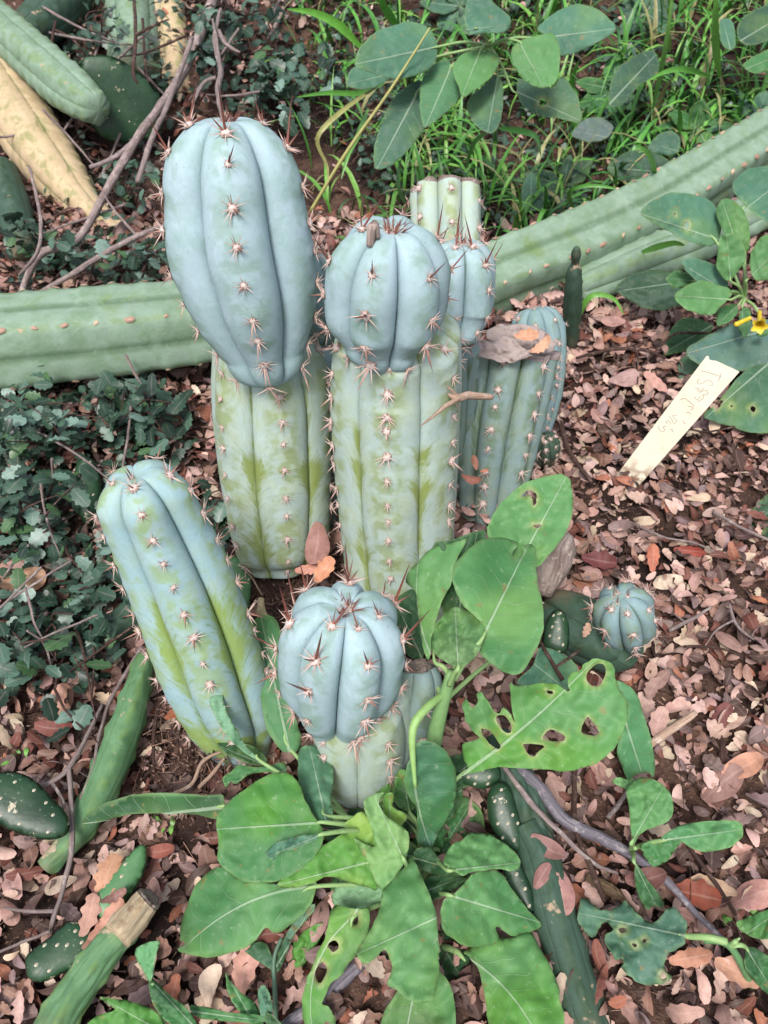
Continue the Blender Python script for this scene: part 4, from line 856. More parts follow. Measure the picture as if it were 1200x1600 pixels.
leaf(PL, z4([(875, 792), (890, 760), (930, 742), (935, 800), (980, 900), (1030, 980), (1092, 1042), (1060, 1032), (970, 960), (910, 880)]), (408, 1190), (345, 1080), 0.96, 0.97, col(128, 175, 140), up=.8, roll=15, pet=(560, 1290, .95))
leaf(PL, z4([(905, 965), (980, 955), (1060, 980), (1110, 1020), (1100, 1060), (1010, 1040), (950, 1010)]), (412, 1195), (342, 1165), 1.0, 1.0, GD, up=.8, roll=15)
leaf(PL, z5([(925, 178), (960, 150), (1000, 122), (1080, 130), (1180, 110), (1190, 160), (1100, 150), (1030, 165), (985, 200), (960, 190), (940, 215)]), (440, 1205), (348, 1225), 0.97, 0.97, GM, up=.8, ripple=.01)
leaf(PL, z6([(640, 330), (720, 350), (760, 300), (850, 250), (830, 200), (900, 190), (1000, 200), (1060, 260), (1050, 400), (900, 420), (760, 430), (680, 420)]), (640, 1330), (500, 1240), 1.0, 1.02, GD, up=.9, pet=(655, 1360, .97))
leaf(PL, z6([(1050, 420), (1100, 360), (1180, 330), (1180, 460), (1150, 560), (1080, 560)]), (650, 1370), (680, 1290), 0.97, 0.98, GM, up=.9)

def shape(bx, by, ln, ang, w):
    a = math.radians(ang); dx, dy = math.cos(a), -math.sin(a); o_ = []
    pr = [(0.0, .06), (.12, .5), (.3, .92), (.5, 1.0), (.72, .8), (.9, .4), (1.0, .03)]
    for s_, ww in pr: o_.append((bx + dx * ln * s_ - dy * w * ww * R.uniform(.88, 1.1), by + dy * ln * s_ + dx * w * ww))
    for s_, ww in pr[::-1]: o_.append((bx + dx * ln * s_ + dy * w * ww * R.uniform(.88, 1.1), by + dy * ln * s_ - dx * w * ww))
    return o_, (bx, by), (bx + dx * ln, by + dy * ln)
for bx, by, ln, ang, w, db, dt, c_ in [(640, 1330, 120, 200, 38, .95, .96, GD), (640, 1380, 150, 215, 42, .94, .92, GM), (650, 1300, 110, 130, 34, .97, .99, GD), (660, 1420, 130, 240, 36, .93, .89, GD), (680, 1350, 110, 20, 34, .96, .97, GM),
                                       (670, 1440, 120, 300, 34, .92, .89, GD), (650, 1340, 100, 165, 30, .93, .93, GM), (600, 1300, 110, 175, 34, .97, .99, GD), (670, 1290, 90, 60, 28, .98, 1.0, GM), (690, 1230, 80, 40, 26, .99, 1.01, GD),
                                       (560, 1330, 100, 250, 26, .93, .92, GM), (640, 1270, 70, 100, 22, .96, .97, GL), (600, 1260, 60, 80, 18, .97, .98, GL)]:
    o_, b_, t__ = shape(bx, by, ln, ang, w); leaf(PL, o_, b_, t__, db, dt, c_, up=.8, cup=.2, roll=R.uniform(-25, 25), ripple=.008, c2=GD, pet=(658, by + 30, .965))

# seedling stalk with narrow leaves at lower left of it
W = thing('small_leafy_weed', P(430, 1600, .93), 'thin-stemmed weed with narrow folded leaves at the bottom, left of centre', 'weed')
stalk('stem', [P(432, 1610, .87), P(430, 1560, .87), P(428, 1500, .88), P(440, 1465, .89)], [.003, .003, .0025, .002], W, col(88, 120, 96))
leaf(W, z6([(275, 988), (292, 1020), (340, 1070), (400, 1120), (430, 1190), (442, 1292), (380, 1200), (310, 1120), (280, 1060)]), (415, 1632), (353, 1520), .83, .85, GM, up=.5, roll=25)
leaf(W, z6([(440, 1150), (500, 1190), (560, 1230), (620, 1290), (640, 1360), (440, 1360), (450, 1250)]), (430, 1590), (490, 1660), .83, .82, GD, up=.7)
leaf(W, z6([(410, 1060), (440, 1040), (470, 1130), (455, 1200), (420, 1160)]), (428, 1600), (410, 1545), .83, .84, GB, up=.5)
W = thing('small_leafy_weed', P(255, 1600, .90), 'weed with upright twisted leaf near the bottom left corner', 'weed')
leaf(W, z5([(562, 910), (590, 870), (660, 855), (662, 882), (650, 910), (645, 960), (630, 1020), (605, 990)]), (236, 1535), (245, 1472), .82, .82, col(112, 172, 120), up=.3, roll=-25, cup=.3)
leaf(W, z5([(622, 1010), (660, 1030), (700, 1075), (750, 1110), (800, 1160), (815, 1205), (720, 1205), (650, 1140), (625, 1070)]), (300, 1600), (236, 1532), .81, .82, GM, up=.6, c2=GD)
leaf(W, z5([(415, 1090), (500, 1100), (560, 1110), (650, 1150), (690, 1230), (600, 1300), (340, 1260), (400, 1170), (480, 1140)]), (250, 1610), (160, 1560), .81, .82, col(82, 146, 60), up=.7)
leaf(W, z5([(800, 1120), (950, 1150), (1100, 1165), (1090, 1195), (950, 1190), (820, 1170)]), (300, 1580), (410, 1595), .83, .83, GM, up=.5, cup=.3)
stalk('stem', [P(255, 1680, .85), P(256, 1600, .83), P(238, 1536, .82)], [.003, .003, .002], W)

# seedling on the right
z8 = lambda p: Z(800, 1150, 3, p)
W = thing('broad_leaved_seedling', P(985, 1330, 1.0), 'seedling with four rounded leaves over a grey stick at lower right', 'seedling', 'broad-leaved seedlings')
stalk('stem', [P(985, 1345, 1.0), P(984, 1330, .97), P(986, 1322, .95)], [.0025, .0025, .002], W)
leaf(W, z8([(545, 330), (540, 250), (600, 196), (670, 205), (738, 262), (756, 335), (735, 395), (680, 425), (630, 440), (590, 472), (568, 500)]), (986, 1318), (1035, 1232), .91, .93, GM, up=.8, cup=.1, c2=GR, pet=(985, 1328, .96))
leaf(W, z8([(700, 482), (760, 432), (860, 405), (1000, 395), (1060, 400), (1085, 430), (1075, 480), (1020, 520), (920, 542), (840, 525), (780, 492)]), (1035, 1313), (1160, 1296), .91, .91, col(86, 148, 96), up=.8, cup=.12, pet=(985, 1328, .96))
leaf(W, z8([(600, 520), (640, 495), (700, 485), (800, 482), (760, 540), (720, 590), (660, 612), (625, 570)]), (992, 1325), (1018, 1352), .92, .92, GM, up=.5, roll=20, pet=(985, 1328, .96))
leaf(W, z8([(575, 600), (600, 620), (640, 680), (690, 740), (714, 782), (700, 805), (660, 798), (640, 815), (612, 790), (578, 700)]), (990, 1345), (1025, 1415), .915, .915, GM, up=.8, c2=GD, pet=(985, 1332, .97))
leaf(W, z8([(470, 212), (500, 195), (540, 205), (570, 200), (600, 260), (606, 300), (560, 270), (510, 240)]), (1000, 1232), (958, 1220), .97, .98, col(108, 168, 110), up=.5)
W = thing('broad_leaved_seedling', P(1160, 1510, .93), 'seedling with one dark ragged blue-green leaf by the lower right edge', 'seedling', 'broad-leaved seedlings')
stalk('stem', [P(1175, 1540, .88), P(1140, 1478, .855), P(1100, 1470, .865)], [.0045, .004, .003], W, col(96, 140, 92))
leaf(W, z8([(310, 882), (318, 770), (360, 765), (400, 810), (460, 818), (530, 775), (560, 800), (600, 850), (650, 872), (705, 845), (740, 800), (820, 870), (812, 940), (798, 980), (740, 1020), (715, 1062), (722, 1100), (752, 1132), (690, 1165), (620, 1165), (560, 1130), (514, 1090),
     (520, 1040), (480, 1042), (430, 950), (475, 905), (440, 868), (405, 905), (380, 942), (340, 912)]), (1075, 1463), (930, 1432), .875, .895, col(66, 108, 90), up=.9, cup=.08, ripple=.012, rag=1.3, c2=col(86, 128, 108), holes=[z8([(500, 905), (525, 898), (535, 915), (510, 925)]), z8([(560, 972), (585, 975), (575, 992)]),
     z8([(612, 950), (630, 955), (622, 972)]), z8([(695, 1108), (715, 1110), (720, 1135), (700, 1138)])], pet=(1135, 1472, .855), petr=.004, label='ragged dark blue-green leaf')
leaf(W, z8([(1050, 880), (1100, 850), (1200, 812), (1290, 800), (1300, 900), (1200, 952), (1100, 930)]), (1150, 1470), (1215, 1425), .85, .85, GM, up=.7, pet=(1140, 1478, .855))
leaf(W, z8([(1090, 1080), (1110, 990), (1200, 1030), (1290, 1100), (1290, 1250), (1200, 1210), (1130, 1140)]), (1165, 1480), (1215, 1560), .86, .85, GM, up=.7, c2=GD, pet=(1140, 1478, .855))

# plant behind, top middle
W = thing('broad_leaved_plant', G(770, 200, 0.0), 'blue-green broad-leaved plant at the top, leaves above the sawn stump', 'leafy plant')
t2 = lambda p: Z(400, 0, K, p)
t3 = lambda p: Z(750, 0, K, p)
ctr = P(762, 75, 1.62)
stalk('stem', [G(775, 230, 0), P(770, 150, 1.75), ctr], [.007, .006, .005], W, col(110, 150, 100))
for o_, b_, tp, db, dt, c_, kw in [
    (t2([(375, 340), (410, 280), (500, 300), (560, 325), (480, 370), (400, 365)]), (612, 115), (541, 132), 1.68, 1.66, GB, {}),
    (t2([(490, 640), (500, 580), (530, 490), (570, 410), (640, 350), (690, 340), (690, 420), (710, 510), (680, 570), (620, 640), (560, 692), (510, 705), (493, 690)]), (655, 140), (590, 262), 1.62, 1.60, GT, {}),
    (t2([(690, 340), (740, 270), (800, 248), (830, 310), (855, 390), (800, 460), (740, 510), (700, 532), (685, 480), (683, 400)]), (705, 105), (665, 198), 1.60, 1.55, col(90, 142, 100), {}),
    (t2([(415, 250), (430, 200), (490, 140), (560, 110), (650, 90), (720, 120), (755, 180), (752, 240), (720, 290), (640, 322), (560, 325), (480, 302), (420, 280)]), (685, 73), (556, 100), 1.56, 1.52, GB, {}),
    (t2([(880, 420), (960, 350), (990, 310), (1020, 330), (1030, 400), (1020, 500), (990, 552), (950, 545), (900, 500)]), (778, 118), (762, 206), 1.62, 1.58, GT, {}),
    (t3([(155, 390), (160, 330), (200, 340), (300, 365), (340, 320), (390, 370), (415, 430), (418, 510), (330, 495), (240, 482), (180, 440)]), (800, 140), (905, 188), 1.62, 1.58, GT, dict(holes=[t3([(245, 425), (262, 412), (278, 428), (262, 442)])])),
    (t2([(820, 280), (870, 220), (940, 215), (1005, 230), (1007, 280), (970, 330), (920, 372), (862, 405), (842, 360)]), (750, 80), (722, 150), 1.56, 1.53, GR, {}),
    (t3([(240, 120), (300, 60), (380, 22), (430, 18), (500, 45), (566, 120), (500, 172), (420, 212), (340, 234), (310, 200), (280, 150)]), (842, 60), (960, 45), 1.55, 1.55, GB, {}),
    (t3([(130, 210), (170, 170), (240, 150), (300, 140), (332, 200), (332, 280), (310, 350), (240, 366), (180, 322), (137, 270)]), (811, 65), (848, 134), 1.50, 1.48, GR, {}),
    (t2([(880, 0), (950, -30), (1000, 20), (1050, 60), (1063, 100), (1030, 135), (960, 138), (880, 135)]), (742, 45), (798, 38), 1.50, 1.50, GB, {})]:
    leaf(W, o_, b_, tp, db, dt, c_, up=.8, cup=.12, ripple=.006, c2=tuple(c_[i] * .8 for i in range(4)), pet=(ctr[0] and 765, 72, 1.60), **kw)
# plants at the right, above and below the sloping stem
def clump(label, loc, leaves, group=None, name='broad_leaved_plant', pet=None):
    W = thing(name, loc, label, 'leafy plant', group)
    for i, (o_, b_, tp, db, dt, c_, hl) in enumerate(leaves):
        leaf(W, o_, b_, tp, db, dt, c_, up=.8, cup=.12, ripple=.007, c2=tuple(c_[k] * .78 for k in range(4)), holes=hl, pet=pet)
    return W
m8 = lambda p: Z(750, 400, K, p)
GK = col(54, 92, 72)
clump('low plant with dark dull leaves under the label stake top, right edge', G(1120, 600, 0), [
    (m8([(565, 130), (650, 70), (760, 60), (840, 100), (850, 190), (760, 226), (680, 215), (600, 170)]), (1068, 440), (965, 455), 1.62, 1.66, GK, []),
    (m8([(760, 400), (800, 300), (860, 255), (960, 280), (965, 310), (900, 370), (800, 412)]), (1110, 510), (1040, 550), 1.62, 1.60, GD, []),
    (m8([(825, 500), (835, 430), (900, 405), (960, 420), (930, 500), (850, 522)]), (1105, 560), (1065, 590), 1.55, 1.56, col(92, 134, 118), []),
    (m8([(860, 390), (950, 330), (1060, 280), (1200, 265), (1290, 280), (1280, 440), (1100, 480), (960, 470), (880, 430)]), (1215, 510), (1080, 550), 1.50, 1.50, col(92, 130, 122), []),
    (m8([(930, 660), (1000, 600), (1090, 490), (1200, 445), (1300, 470), (1290, 700), (1200, 735), (1130, 735), (1050, 712), (960, 685)]), (1210, 560), (1100, 655), 1.46, 1.46, col(70, 118, 90), [m8([(975, 628), (990, 605), (1012, 602), (1005, 618), (990, 640)]), m8([(1125, 640), (1132, 625), (1148, 632), (1140, 652)]), m8([(1040, 625), (1050, 622), (1050, 632)])]),
    (m8([(1090, 1140), (1110, 1090), (1140, 1050), (1200, 990), (1290, 960), (1290, 1180), (1200, 1200), (1110, 1170)]), (1215, 790), (1160, 830), 1.38, 1.38, GK, [m8([(1155, 1130), (1170, 1122), (1178, 1136), (1160, 1142)])])])
PLR = clump('pale green plant with small yellow tube flowers at the right edge', G(1160, 500, 0), [
    (t3([(1050, 780), (1100, 712), (1200, 690), (1300, 690), (1300, 930), (1200, 925), (1120, 872)]), (1160, 330), (1225, 280), 1.52, 1.54, GB, []),
    (t3([(670, 890), (700, 850), (800, 803), (900, 812), (970, 845), (1002, 920), (998, 990), (960, 1028), (880, 1010), (800, 970), (720, 930)]), (1115, 372), (1004, 335), 1.52, 1.50, GB, [t3([(850, 938), (862, 922), (872, 938), (862, 958)]), t3([(808, 890), (816, 886), (814, 896)])]),
    (t3([(985, 880), (1010, 830), (1060, 840), (1110, 900), (1125, 1000), (1110, 1050), (1050, 1020), (1010, 960)]), (1163, 420), (1130, 318), 1.50, 1.50, GM, []),
    (t3([(990, 1050), (1000, 990), (1040, 972), (1090, 1000), (1106, 1080), (1060, 1150), (1030, 1168), (988, 1120)]), (1142, 440), (1135, 365), 1.45, 1.42, GR, []),
    (t3([(1125, 1070), (1160, 1000), (1200, 975), (1290, 980), (1300, 1130), (1200, 1165), (1140, 1160)]), (1165, 440), (1215, 390), 1.44, 1.42, GR, []),
    (m8([(775, 90), (820, 60), (880, 80), (890, 112), (820, 137), (790, 120)]), (1085, 440), (1040, 433), 1.50, 1.50, GM, []),
    (m8([(840, 30), (900, 10), (1000, 50), (1035, 120), (1000, 150), (900, 100)]), (1135, 455), (1065, 412), 1.48, 1.46, GB, []),
    (m8([(810, 165), (850, 130), (920, 100), (960, 110), (1025, 130), (1050, 160), (1012, 200), (965, 245), (880, 232), (830, 200)]), (1143, 468), (1054, 462), 1.44, 1.42, GR, []),
    (m8([(985, 240), (1010, 210), (1060, 200), (1075, 240), (1030, 280), (990, 290)]), (1155, 475), (1120, 508), 1.48, 1.48, GM, []),
    (m8([(1080, 260), (1085, 220), (1120, 215), (1130, 260), (1110, 335), (1082, 320)]), (1160, 478), (1160, 525), 1.46, 1.46, GM, []),
    (m8([(1150, 330), (1190, 300), (1200, 320), (1180, 335)]), (1190, 500), (1180, 525), 1.46, 1.46, GM, [])], pet=(1163, 468, 1.50))
def flower(base, tipp, r0, r1, openf):
    a = (tipp - base).normalized(); v, f, A_ = tube([base, base.lerp(tipp, .6), tipp], [r0, r0 * 1.1, r1], 10, 8, cap=False); w_ = a.orthogonal().normalized(); u_ = a.cross(w_)
    if openf:
        b = len(v)
        for k in range(20):
            an = 2 * math.pi * k / 20; rr = r1 * (1.55 + 0.35 * math.cos(5 * an)); v.append(tipp + (w_ * math.cos(an) + u_ * math.sin(an)) * rr + a * 0.002); A_.append((0, 0, 0))
        o0 = 7 * 10
        for k in range(20): v_ = k; f.append((o0 + (k // 2) % 10, o0 + ((k + 1) // 2) % 10, b + (k + 1) % 20, b + k)) if (k // 2) % 10 != ((k + 1) // 2) % 10 else f.append((o0 + (k // 2) % 10, b + (k + 1) % 20, b + k))
    else:
        b = len(v); v.append(tipp + a * r1); A_.append((0, 0, 0))
        for k in range(10): f.append((70 + k, 70 + (k + 1) % 10, b))
    return mesh('flower', v, f, MAT['green'], A_, col(238, 208, 60, .85))
link('flower', flower(P(1187, 488, 1.43), P(1187, 509, 1.38), .004, .0085, True), PLR)['label'] = 'open yellow tube flower'
link('flower', flower(P(1172, 497, 1.42), P(1150, 507, 1.41), .0038, .005, False), PLR)['label'] = 'closed yellow-green tube flower'
clump('dark leaves among the grass near the top right corner', G(1150, 110, 0), [
    (t3([(540, 440), (545, 340), (570, 290), (620, 250), (700, 208), (740, 240), (742, 300), (660, 360), (600, 430)]), (950, 165), (1025, 85), 2.0, 2.05, col(58, 96, 78), []),
    (t3([(1090, 180), (1070, 120), (1110, 60), (1200, 20), (1300, 20), (1300, 150), (1200, 170), (1130, 190)]), (1155, 65), (1230, 20), 2.0, 2.05, GK, []),
    (t3([(1000, 90), (1040, 80), (1065, 130), (1060, 200), (1010, 190)]), (1140, 72), (1130, 35), 2.0, 2.05, GB, []),
    (t3([(1090, 275), (1150, 230), (1200, 205), (1300, 200), (1300, 290), (1200, 300), (1140, 306)]), (1160, 110), (1220, 85), 1.95, 1.95, GM, []),
    (t3([(700, 620), (740, 560), (800, 545), (835, 580), (820, 640), (760, 645)]), (1055, 235), (1020, 225), 1.9, 1.9, GT, [])])
clump('small leaves low behind the sloping stem at the top right', G(1000, 250, 0), [
    (t3([(530, 700), (600, 640), (700, 620), (800, 680), (830, 740), (700, 760), (580, 750)]), (1050, 270), (950, 262), 2.02, 2.05, GK, []),
    (t3([(170, 860), (190, 740), (230, 730), (270, 850), (230, 880)]), (830, 330), (830, 275), 1.95, 1.98, GT, []),
    (t3([(380, 560), (430, 500), (500, 490), (555, 530), (520, 580), (440, 590)]), (950, 215), (900, 205), 2.05, 2.05, col(110, 130, 130), [])])
def shape(bx, by, ln, ang, w):
    a = math.radians(ang); dx, dy = math.cos(a), -math.sin(a); o_ = []
    pr = [(0.0, .06), (.12, .5), (.3, .92), (.5, 1.0), (.72, .8), (.9, .4), (1.0, .03)]
    for s_, ww in pr: o_.append((bx + dx * ln * s_ - dy * w * ww * R.uniform(.88, 1.1), by + dy * ln * s_ + dx * w * ww))
    for s_, ww in pr[::-1]: o_.append((bx + dx * ln * s_ + dy * w * ww * R.uniform(.88, 1.1), by + dy * ln * s_ - dx * w * ww))
    return o_, (bx, by), (bx + dx * ln, by + dy * ln)
for cx, cy, n_, c_, lb in [(1010, 20, 7, GT, 'grey-green weed rosette at the top edge, right of the blue-green plant'), (1090, 200, 7, GM, 'green weed rosette in the grass just above the sloping stem'), (1180, 190, 6, GB, 'weed rosette by the right edge above the sloping stem'),
                           (880, 290, 6, GK, 'dark weed rosette right of the sawn stump'), (960, 140, 6, GM, 'mid green weed rosette in the middle of the grass'), (720, 10, 6, GT, 'weed rosette at the top edge behind the blue-green plant')]:
    W = thing('weed_rosette', G(cx, cy, 0), lb, 'weed'); d_ = depth(G(cx, cy, .04)); a0 = R.uniform(0, 60)
    for q in range(n_):
        o_, b_, t__ = shape(cx, cy, R.uniform(42, 68), a0 + q * 360 / n_ + R.uniform(-15, 15), R.uniform(11, 19)); leaf(W, o_, b_, t__, d_, d_ - R.uniform(-.03, .06), c_, up=1.0, cup=.2, c2=tuple(x * .7 for x in c_))
# clover-like weed scraps in the litter
for (x_, y_, n_, lb) in [(245, 1290, 10, 'tiny bright green seedlings right of the slim scarred stem'), (28, 1180, 8, 'tiny green sprout in dry leaves at the left edge'), (1155, 1425, 6, 'tiny sprout beside a dark twig at lower right')]:
    W = thing('sprout', G(x_, y_), lb, 'sprout')
    for q in range(n_):
        px, py = x_ + R.uniform(-26, 26), y_ + R.uniform(-14, 14); p = G(px, py, 0.012 + R.random() * 0.012); ln = R.uniform(.007, .014)
        v, f, a = tmpl[0]; M_ = Matrix.Translation(p) @ Matrix.Rotation(R.uniform(0, 6.28), 4, 'Z') @ Matrix.Rotation(R.uniform(-.4, .4), 4, 'X') @ Matrix.Scale(ln, 4)
        link('leaf', mesh('leaf', v, f, MAT['green'], a, vary(col(120, 180, 80)), True, 'lf'), W, M_)

# ================================================================== grass
def blade(p, d, ln, w, bendf, n=7, c=(1, 1, 1, 1)):
    """a grass blade: V-shaped strip that rises and arches over"""
    d = Vector((d.x, d.y, 0)).normalized(); sd_ = Vector((-d.y, d.x, 0)); v, f, cc, A_ = [], [], [], []
    for i in range(n):
        s = i / (n - 1); a = bendf * s; q = p + (d * (math.sin(a) * s) + Vector((0, 0, 1)) * (math.cos(a) * s)) * ln; ww = w * (1 - s ** 2.2) * (0.6 + 0.8 * min(1, s * 3)) / 1.4
        v += [q - sd_ * ww + Vector((0, 0, ww * .4)), q, q + sd_ * ww + Vector((0, 0, ww * .4))]; A_ += [(s, -1, 0), (s, 0, 0), (s, 1, 0)]
    for i in range(n - 1):
        b = i * 3; f += [(b, b + 1, b + 4, b + 3), (b + 1, b + 2, b + 5, b + 4)]
    return v, f, A_
VV, FF, AA, CC = [], [], [], []; off = 0
for i in range(2900):
    px, py = R.uniform(470, 1290), R.uniform(-120, 430)
    if py > 420 - max(0, px - 760) * 0.46: continue
    if px < 620 and R.random() < (0.80 if py > 120 else 0.5): continue
    if noise.noise(Vector((px * 0.008, py * 0.012, 4))) < -0.22: continue
    p = G(px, py); a = R.uniform(0, 6.283); ln = R.uniform(0.06, 0.22)
    v, f, A_ = blade(p, Vector((math.cos(a), math.sin(a), 0)), ln, R.choice([R.uniform(.0022, .006), R.uniform(.005, .010)]), R.uniform(0.4, 2.0), 7)
    VV.append(np.array([tuple(q) for q in v])); FF.append(np.array(f) + off); off += len(v); AA += A_
    CC += [vary(col(*R.choice([(100, 168, 70), (82, 148, 64), (120, 184, 80), (66, 120, 66), (136, 190, 90), (92, 162, 66), (166, 164, 112)])))] * len(v)
rest('grass', VV, FF, AA, CC, MAT['green'], 'bright green grass growing on the bank behind the fallen stem', 'grass')
def longblade(pts, w, c, label, name='long_grass', cat='grass', group=None):
    cs = [Vector(q) for q in catmull([tuple(p) for p in pts], 16)]; v, f, A_ = [], [], []
    for i, q in enumerate(cs):
        s = i / 15; t_ = (cs[min(i + 1, 15)] - cs[max(i - 1, 0)]).normalized(); vw = (CAM - q).normalized(); sd_ = t_.cross(vw).normalized(); n_ = sd_.cross(t_)
        ww = w * min(1, 0.35 + s * 2.5) * (1 - s ** 3) + 0.0003
        v += [q - sd_ * ww + n_ * ww * .35, q - n_ * 0.0002, q + sd_ * ww + n_ * ww * .35]; A_ += [(s, -1, 0), (s, 0, 0), (s, 1, 0)]
    for i in range(15):
        b = i * 3; f += [(b, b + 1, b + 4, b + 3), (b + 1, b + 2, b + 5, b + 4)]
    o = solo(name, mesh(name, v, f, MAT['green'], A_, c, True, 'lf'), label, cat, group); o['kind'] = 'thing'; return o
LB = [([(565, 75, 1.9), (530, 40, 1.85), (490, 20, 1.82), (448, 14, 1.8)], .010, col(108, 178, 66), 'wide bright blade arching left at the top, left of the blue-green plant'),
      ([(600, 130, 1.8), (560, 145, 1.75), (510, 145, 1.72), (462, 152, 1.7)], .006, col(96, 160, 66), 'bright blade pointing left under the blue-green leaves'),
      ([(590, 135, 1.7), (545, 165, 1.66), (505, 200, 1.64), (496, 225, 1.66), (512, 262, 1.7), (510, 300, 1.72)], .005, col(176, 176, 112), 'dry yellowing blade curling above the soil patch'),
      ([(575, 170, 1.8), (560, 210, 1.75), (545, 240, 1.72), (533, 280, 1.72)], .006, col(110, 168, 84), 'green blade standing beside the long dry stalk'),
      ([(640, 330, 1.8), (625, 300, 1.7), (622, 270, 1.66), (628, 245, 1.66)], .004, col(100, 150, 92), 'thin blade rising beside the sawn stump'),
      ([(1025, 300, 1.95), (1020, 255, 1.78), (1005, 232, 1.72), (990, 235, 1.70)], .006, col(112, 176, 78), 'pale blade arching over the sloping stem'),
      ([(900, 335, 2.0), (890, 300, 1.85), (930, 290, 1.8), (985, 300, 1.8)], .005, col(96, 160, 70), 'blade bent right along the back of the sloping stem'),
      ([(1000, 395, 1.76), (1030, 385, 1.66), (1055, 380, 1.62), (1070, 384, 1.62)], .007, col(120, 190, 70), 'bright leaf blade poking out under the grey-green leaf'),
      ([(890, 530, 1.66), (905, 490, 1.58), (925, 462, 1.54), (958, 466, 1.54), (975, 492, 1.55)], .006, col(110, 172, 72), 'arched blade springing from the thin upright joint'),
      ([(1125, 120, 2.1), (1118, 70, 1.9), (1118, 20, 1.8), (1120, -20, 1.75)], .009, col(110, 170, 70), 'thick upright blade near the top right corner'),
      ([(1020, 170, 2.1), (1035, 100, 1.9), (1045, 40, 1.8), (1050, -10, 1.75)], .006, col(116, 166, 84), 'tall thin blade rising at the top, right part'),
      ([(1110, 120, 2.1), (1070, 108, 1.95), (1040, 112, 1.9), (1012, 126, 1.88)], .007, col(104, 172, 70), 'blade bending left among the grass at top right'),
      ([(620, 40, 2.0), (600, 10, 1.9), (590, -20, 1.85)], .010, col(88, 160, 60), 'blade leaving the top edge left of the blue-green plant'),
      ([(780, 200, 2.0), (815, 205, 1.8), (838, 215, 1.76), (845, 245, 1.76)], .007, col(84, 148, 72), 'blade hooked downward below the blue-green leaves'),
      ([(728, 262, 1.9), (740, 225, 1.8), (756, 210, 1.76), (764, 206, 1.75)], .005, col(100, 160, 84), 'short blade above the sawn stump')]
for pts, w, c, lb in LB: longblade([P(*q) for q in pts], w, c, lb, group='long grass blades')
def stick(pts, rpx, mat, label, name='twig', cat='twig', group=None, seg=7, jit=0.0012, side=()):
    ws = [P(x, y, d) for x, y, d in pts]; rs = [r * d / FPX for (x, y, d), r in zip(pts, rpx)]
    pr = [tube(ws, rs, seg, max(8, len(ws) * 6), jit)]
    for sp, sr in side: pr.append(tube([P(*q) for q in sp], [r * sp[0][2] / FPX for r in sr], 6, max(6, len(sp) * 5), jit))
    v, f, a = merge(pr); return solo(name, mesh(name, v, f, MAT[mat], a, col(180, 178, 110)), label, cat, group)
o = stick([(485, 330, 1.7), (540, 240, 1.62), (610, 140, 1.55), (672, 43, 1.50)], [2.6, 2.8, 2.3, 1.4], 'stalk', 'long dry yellow grass stalk crossing the soil patch', 'grass_stalk', 'grass stalk', jit=0)

# ================================================================== twigs and sticks
def gp(x, y, h): return (x, y, depth(G(x, y, h + 0.018)))
stick([gp(795, 1190, .05), gp(838, 1225, .045), gp(880, 1280, .04), gp(935, 1308, .035), gp(985, 1335, .035), gp(1040, 1375, .03), gp(1085, 1425, .025), gp(1140, 1478, .03)], [9, 10, 10, 9, 8, 6.5, 5, 4], 'twigb', 'long grey-blue weathered stick curving across the lower right', 'stick', 'stick')
stick([gp(785, 1195, .06), gp(830, 1255, .055), gp(880, 1305, .045), gp(930, 1350, .03), gp(965, 1365, .02)], [4, 4.5, 4, 3.5, 2.5], 'twig', 'thin twig running beside the weathered stick at lower right', group=None)
stick([gp(898, 1200, .03), gp(897, 1260, .03), gp(900, 1300, .035), gp(925, 1360, .03), gp(945, 1410, .02)], [4, 4.5, 4, 5, 3], 'twigd', 'lichen-speckled dark twig crossing under the weathered stick')
stick([gp(990, 1180, .02), gp(1035, 1150, .02), gp(1087, 1112, .03)], [4, 7, 5], 'pale', 'pale splintered stick right of the chewed leaf', 'stick', 'stick')
stick([gp(950, 1278, .02), gp(975, 1245, .02), gp(985, 1225, .02)], [4, 4, 3], 'twig', 'short grey stub of twig left of the seedling')
stick([gp(915, 1370, .01), gp(960, 1395, .012), gp(1000, 1430, .01)], [8, 10, 6], 'bark', 'flat strip of rotting bark by the ragged dark leaf', 'bark_strip', 'bark')
stick([gp(1060, 1300, .02), gp(1110, 1370, .025), gp(1150, 1430, .02)], [3, 3.5, 2.5], 'twigd', 'dark twig at right among dry leaves below the seedling')
stick([gp(1040, 1375, .0), gp(1080, 1400, .02), gp(1060, 1180, .02)], [0.5, 0.6, 0.5], 'twigd', 'hair-thin stalk lying over the leaf litter at right')
stick([(430, 1620, .845), (470, 1590, .855), (520, 1545, .87), (575, 1492, .89)], [12, 13, 13, 9], 'twigb', 'flat grey stick under the narrow chewed leaf at the bottom', 'stick', 'stick')
stick([gp(985, 815, .01), gp(1040, 840, .02), gp(1085, 848, .02), gp(1135, 872, .01)], [1.5, 1.8, 1.6, 1.2], 'twig', 'thin pale twig on dry leaves below the label stake')
stick([gp(1115, 800, .02), gp(1160, 825, .03), gp(1215, 850, .03)], [2.5, 2.5, 2.5], 'twig', 'straight grey twig reaching the right edge below the stake')
stick([gp(1045, 985, .02), gp(1085, 965, .02), gp(1112, 948, .02)], [3, 3, 2], 'twig', 'short grey twig right of the lone cactus head', side=[([gp(1070, 972, .02), gp(1052, 958, .02)], [2, 1])])
stick([gp(1140, 945, .02), gp(1150, 975, .02), gp(1165, 990, .02), gp(1178, 1000, .01)], [2, 2.5, 2, 1.5], 'twig', 'small forked twig near the right edge, mid height', side=[([gp(1148, 968, .02), gp(1120, 985, .02), gp(1100, 1010, .01)], [2, 1.6, 1])])
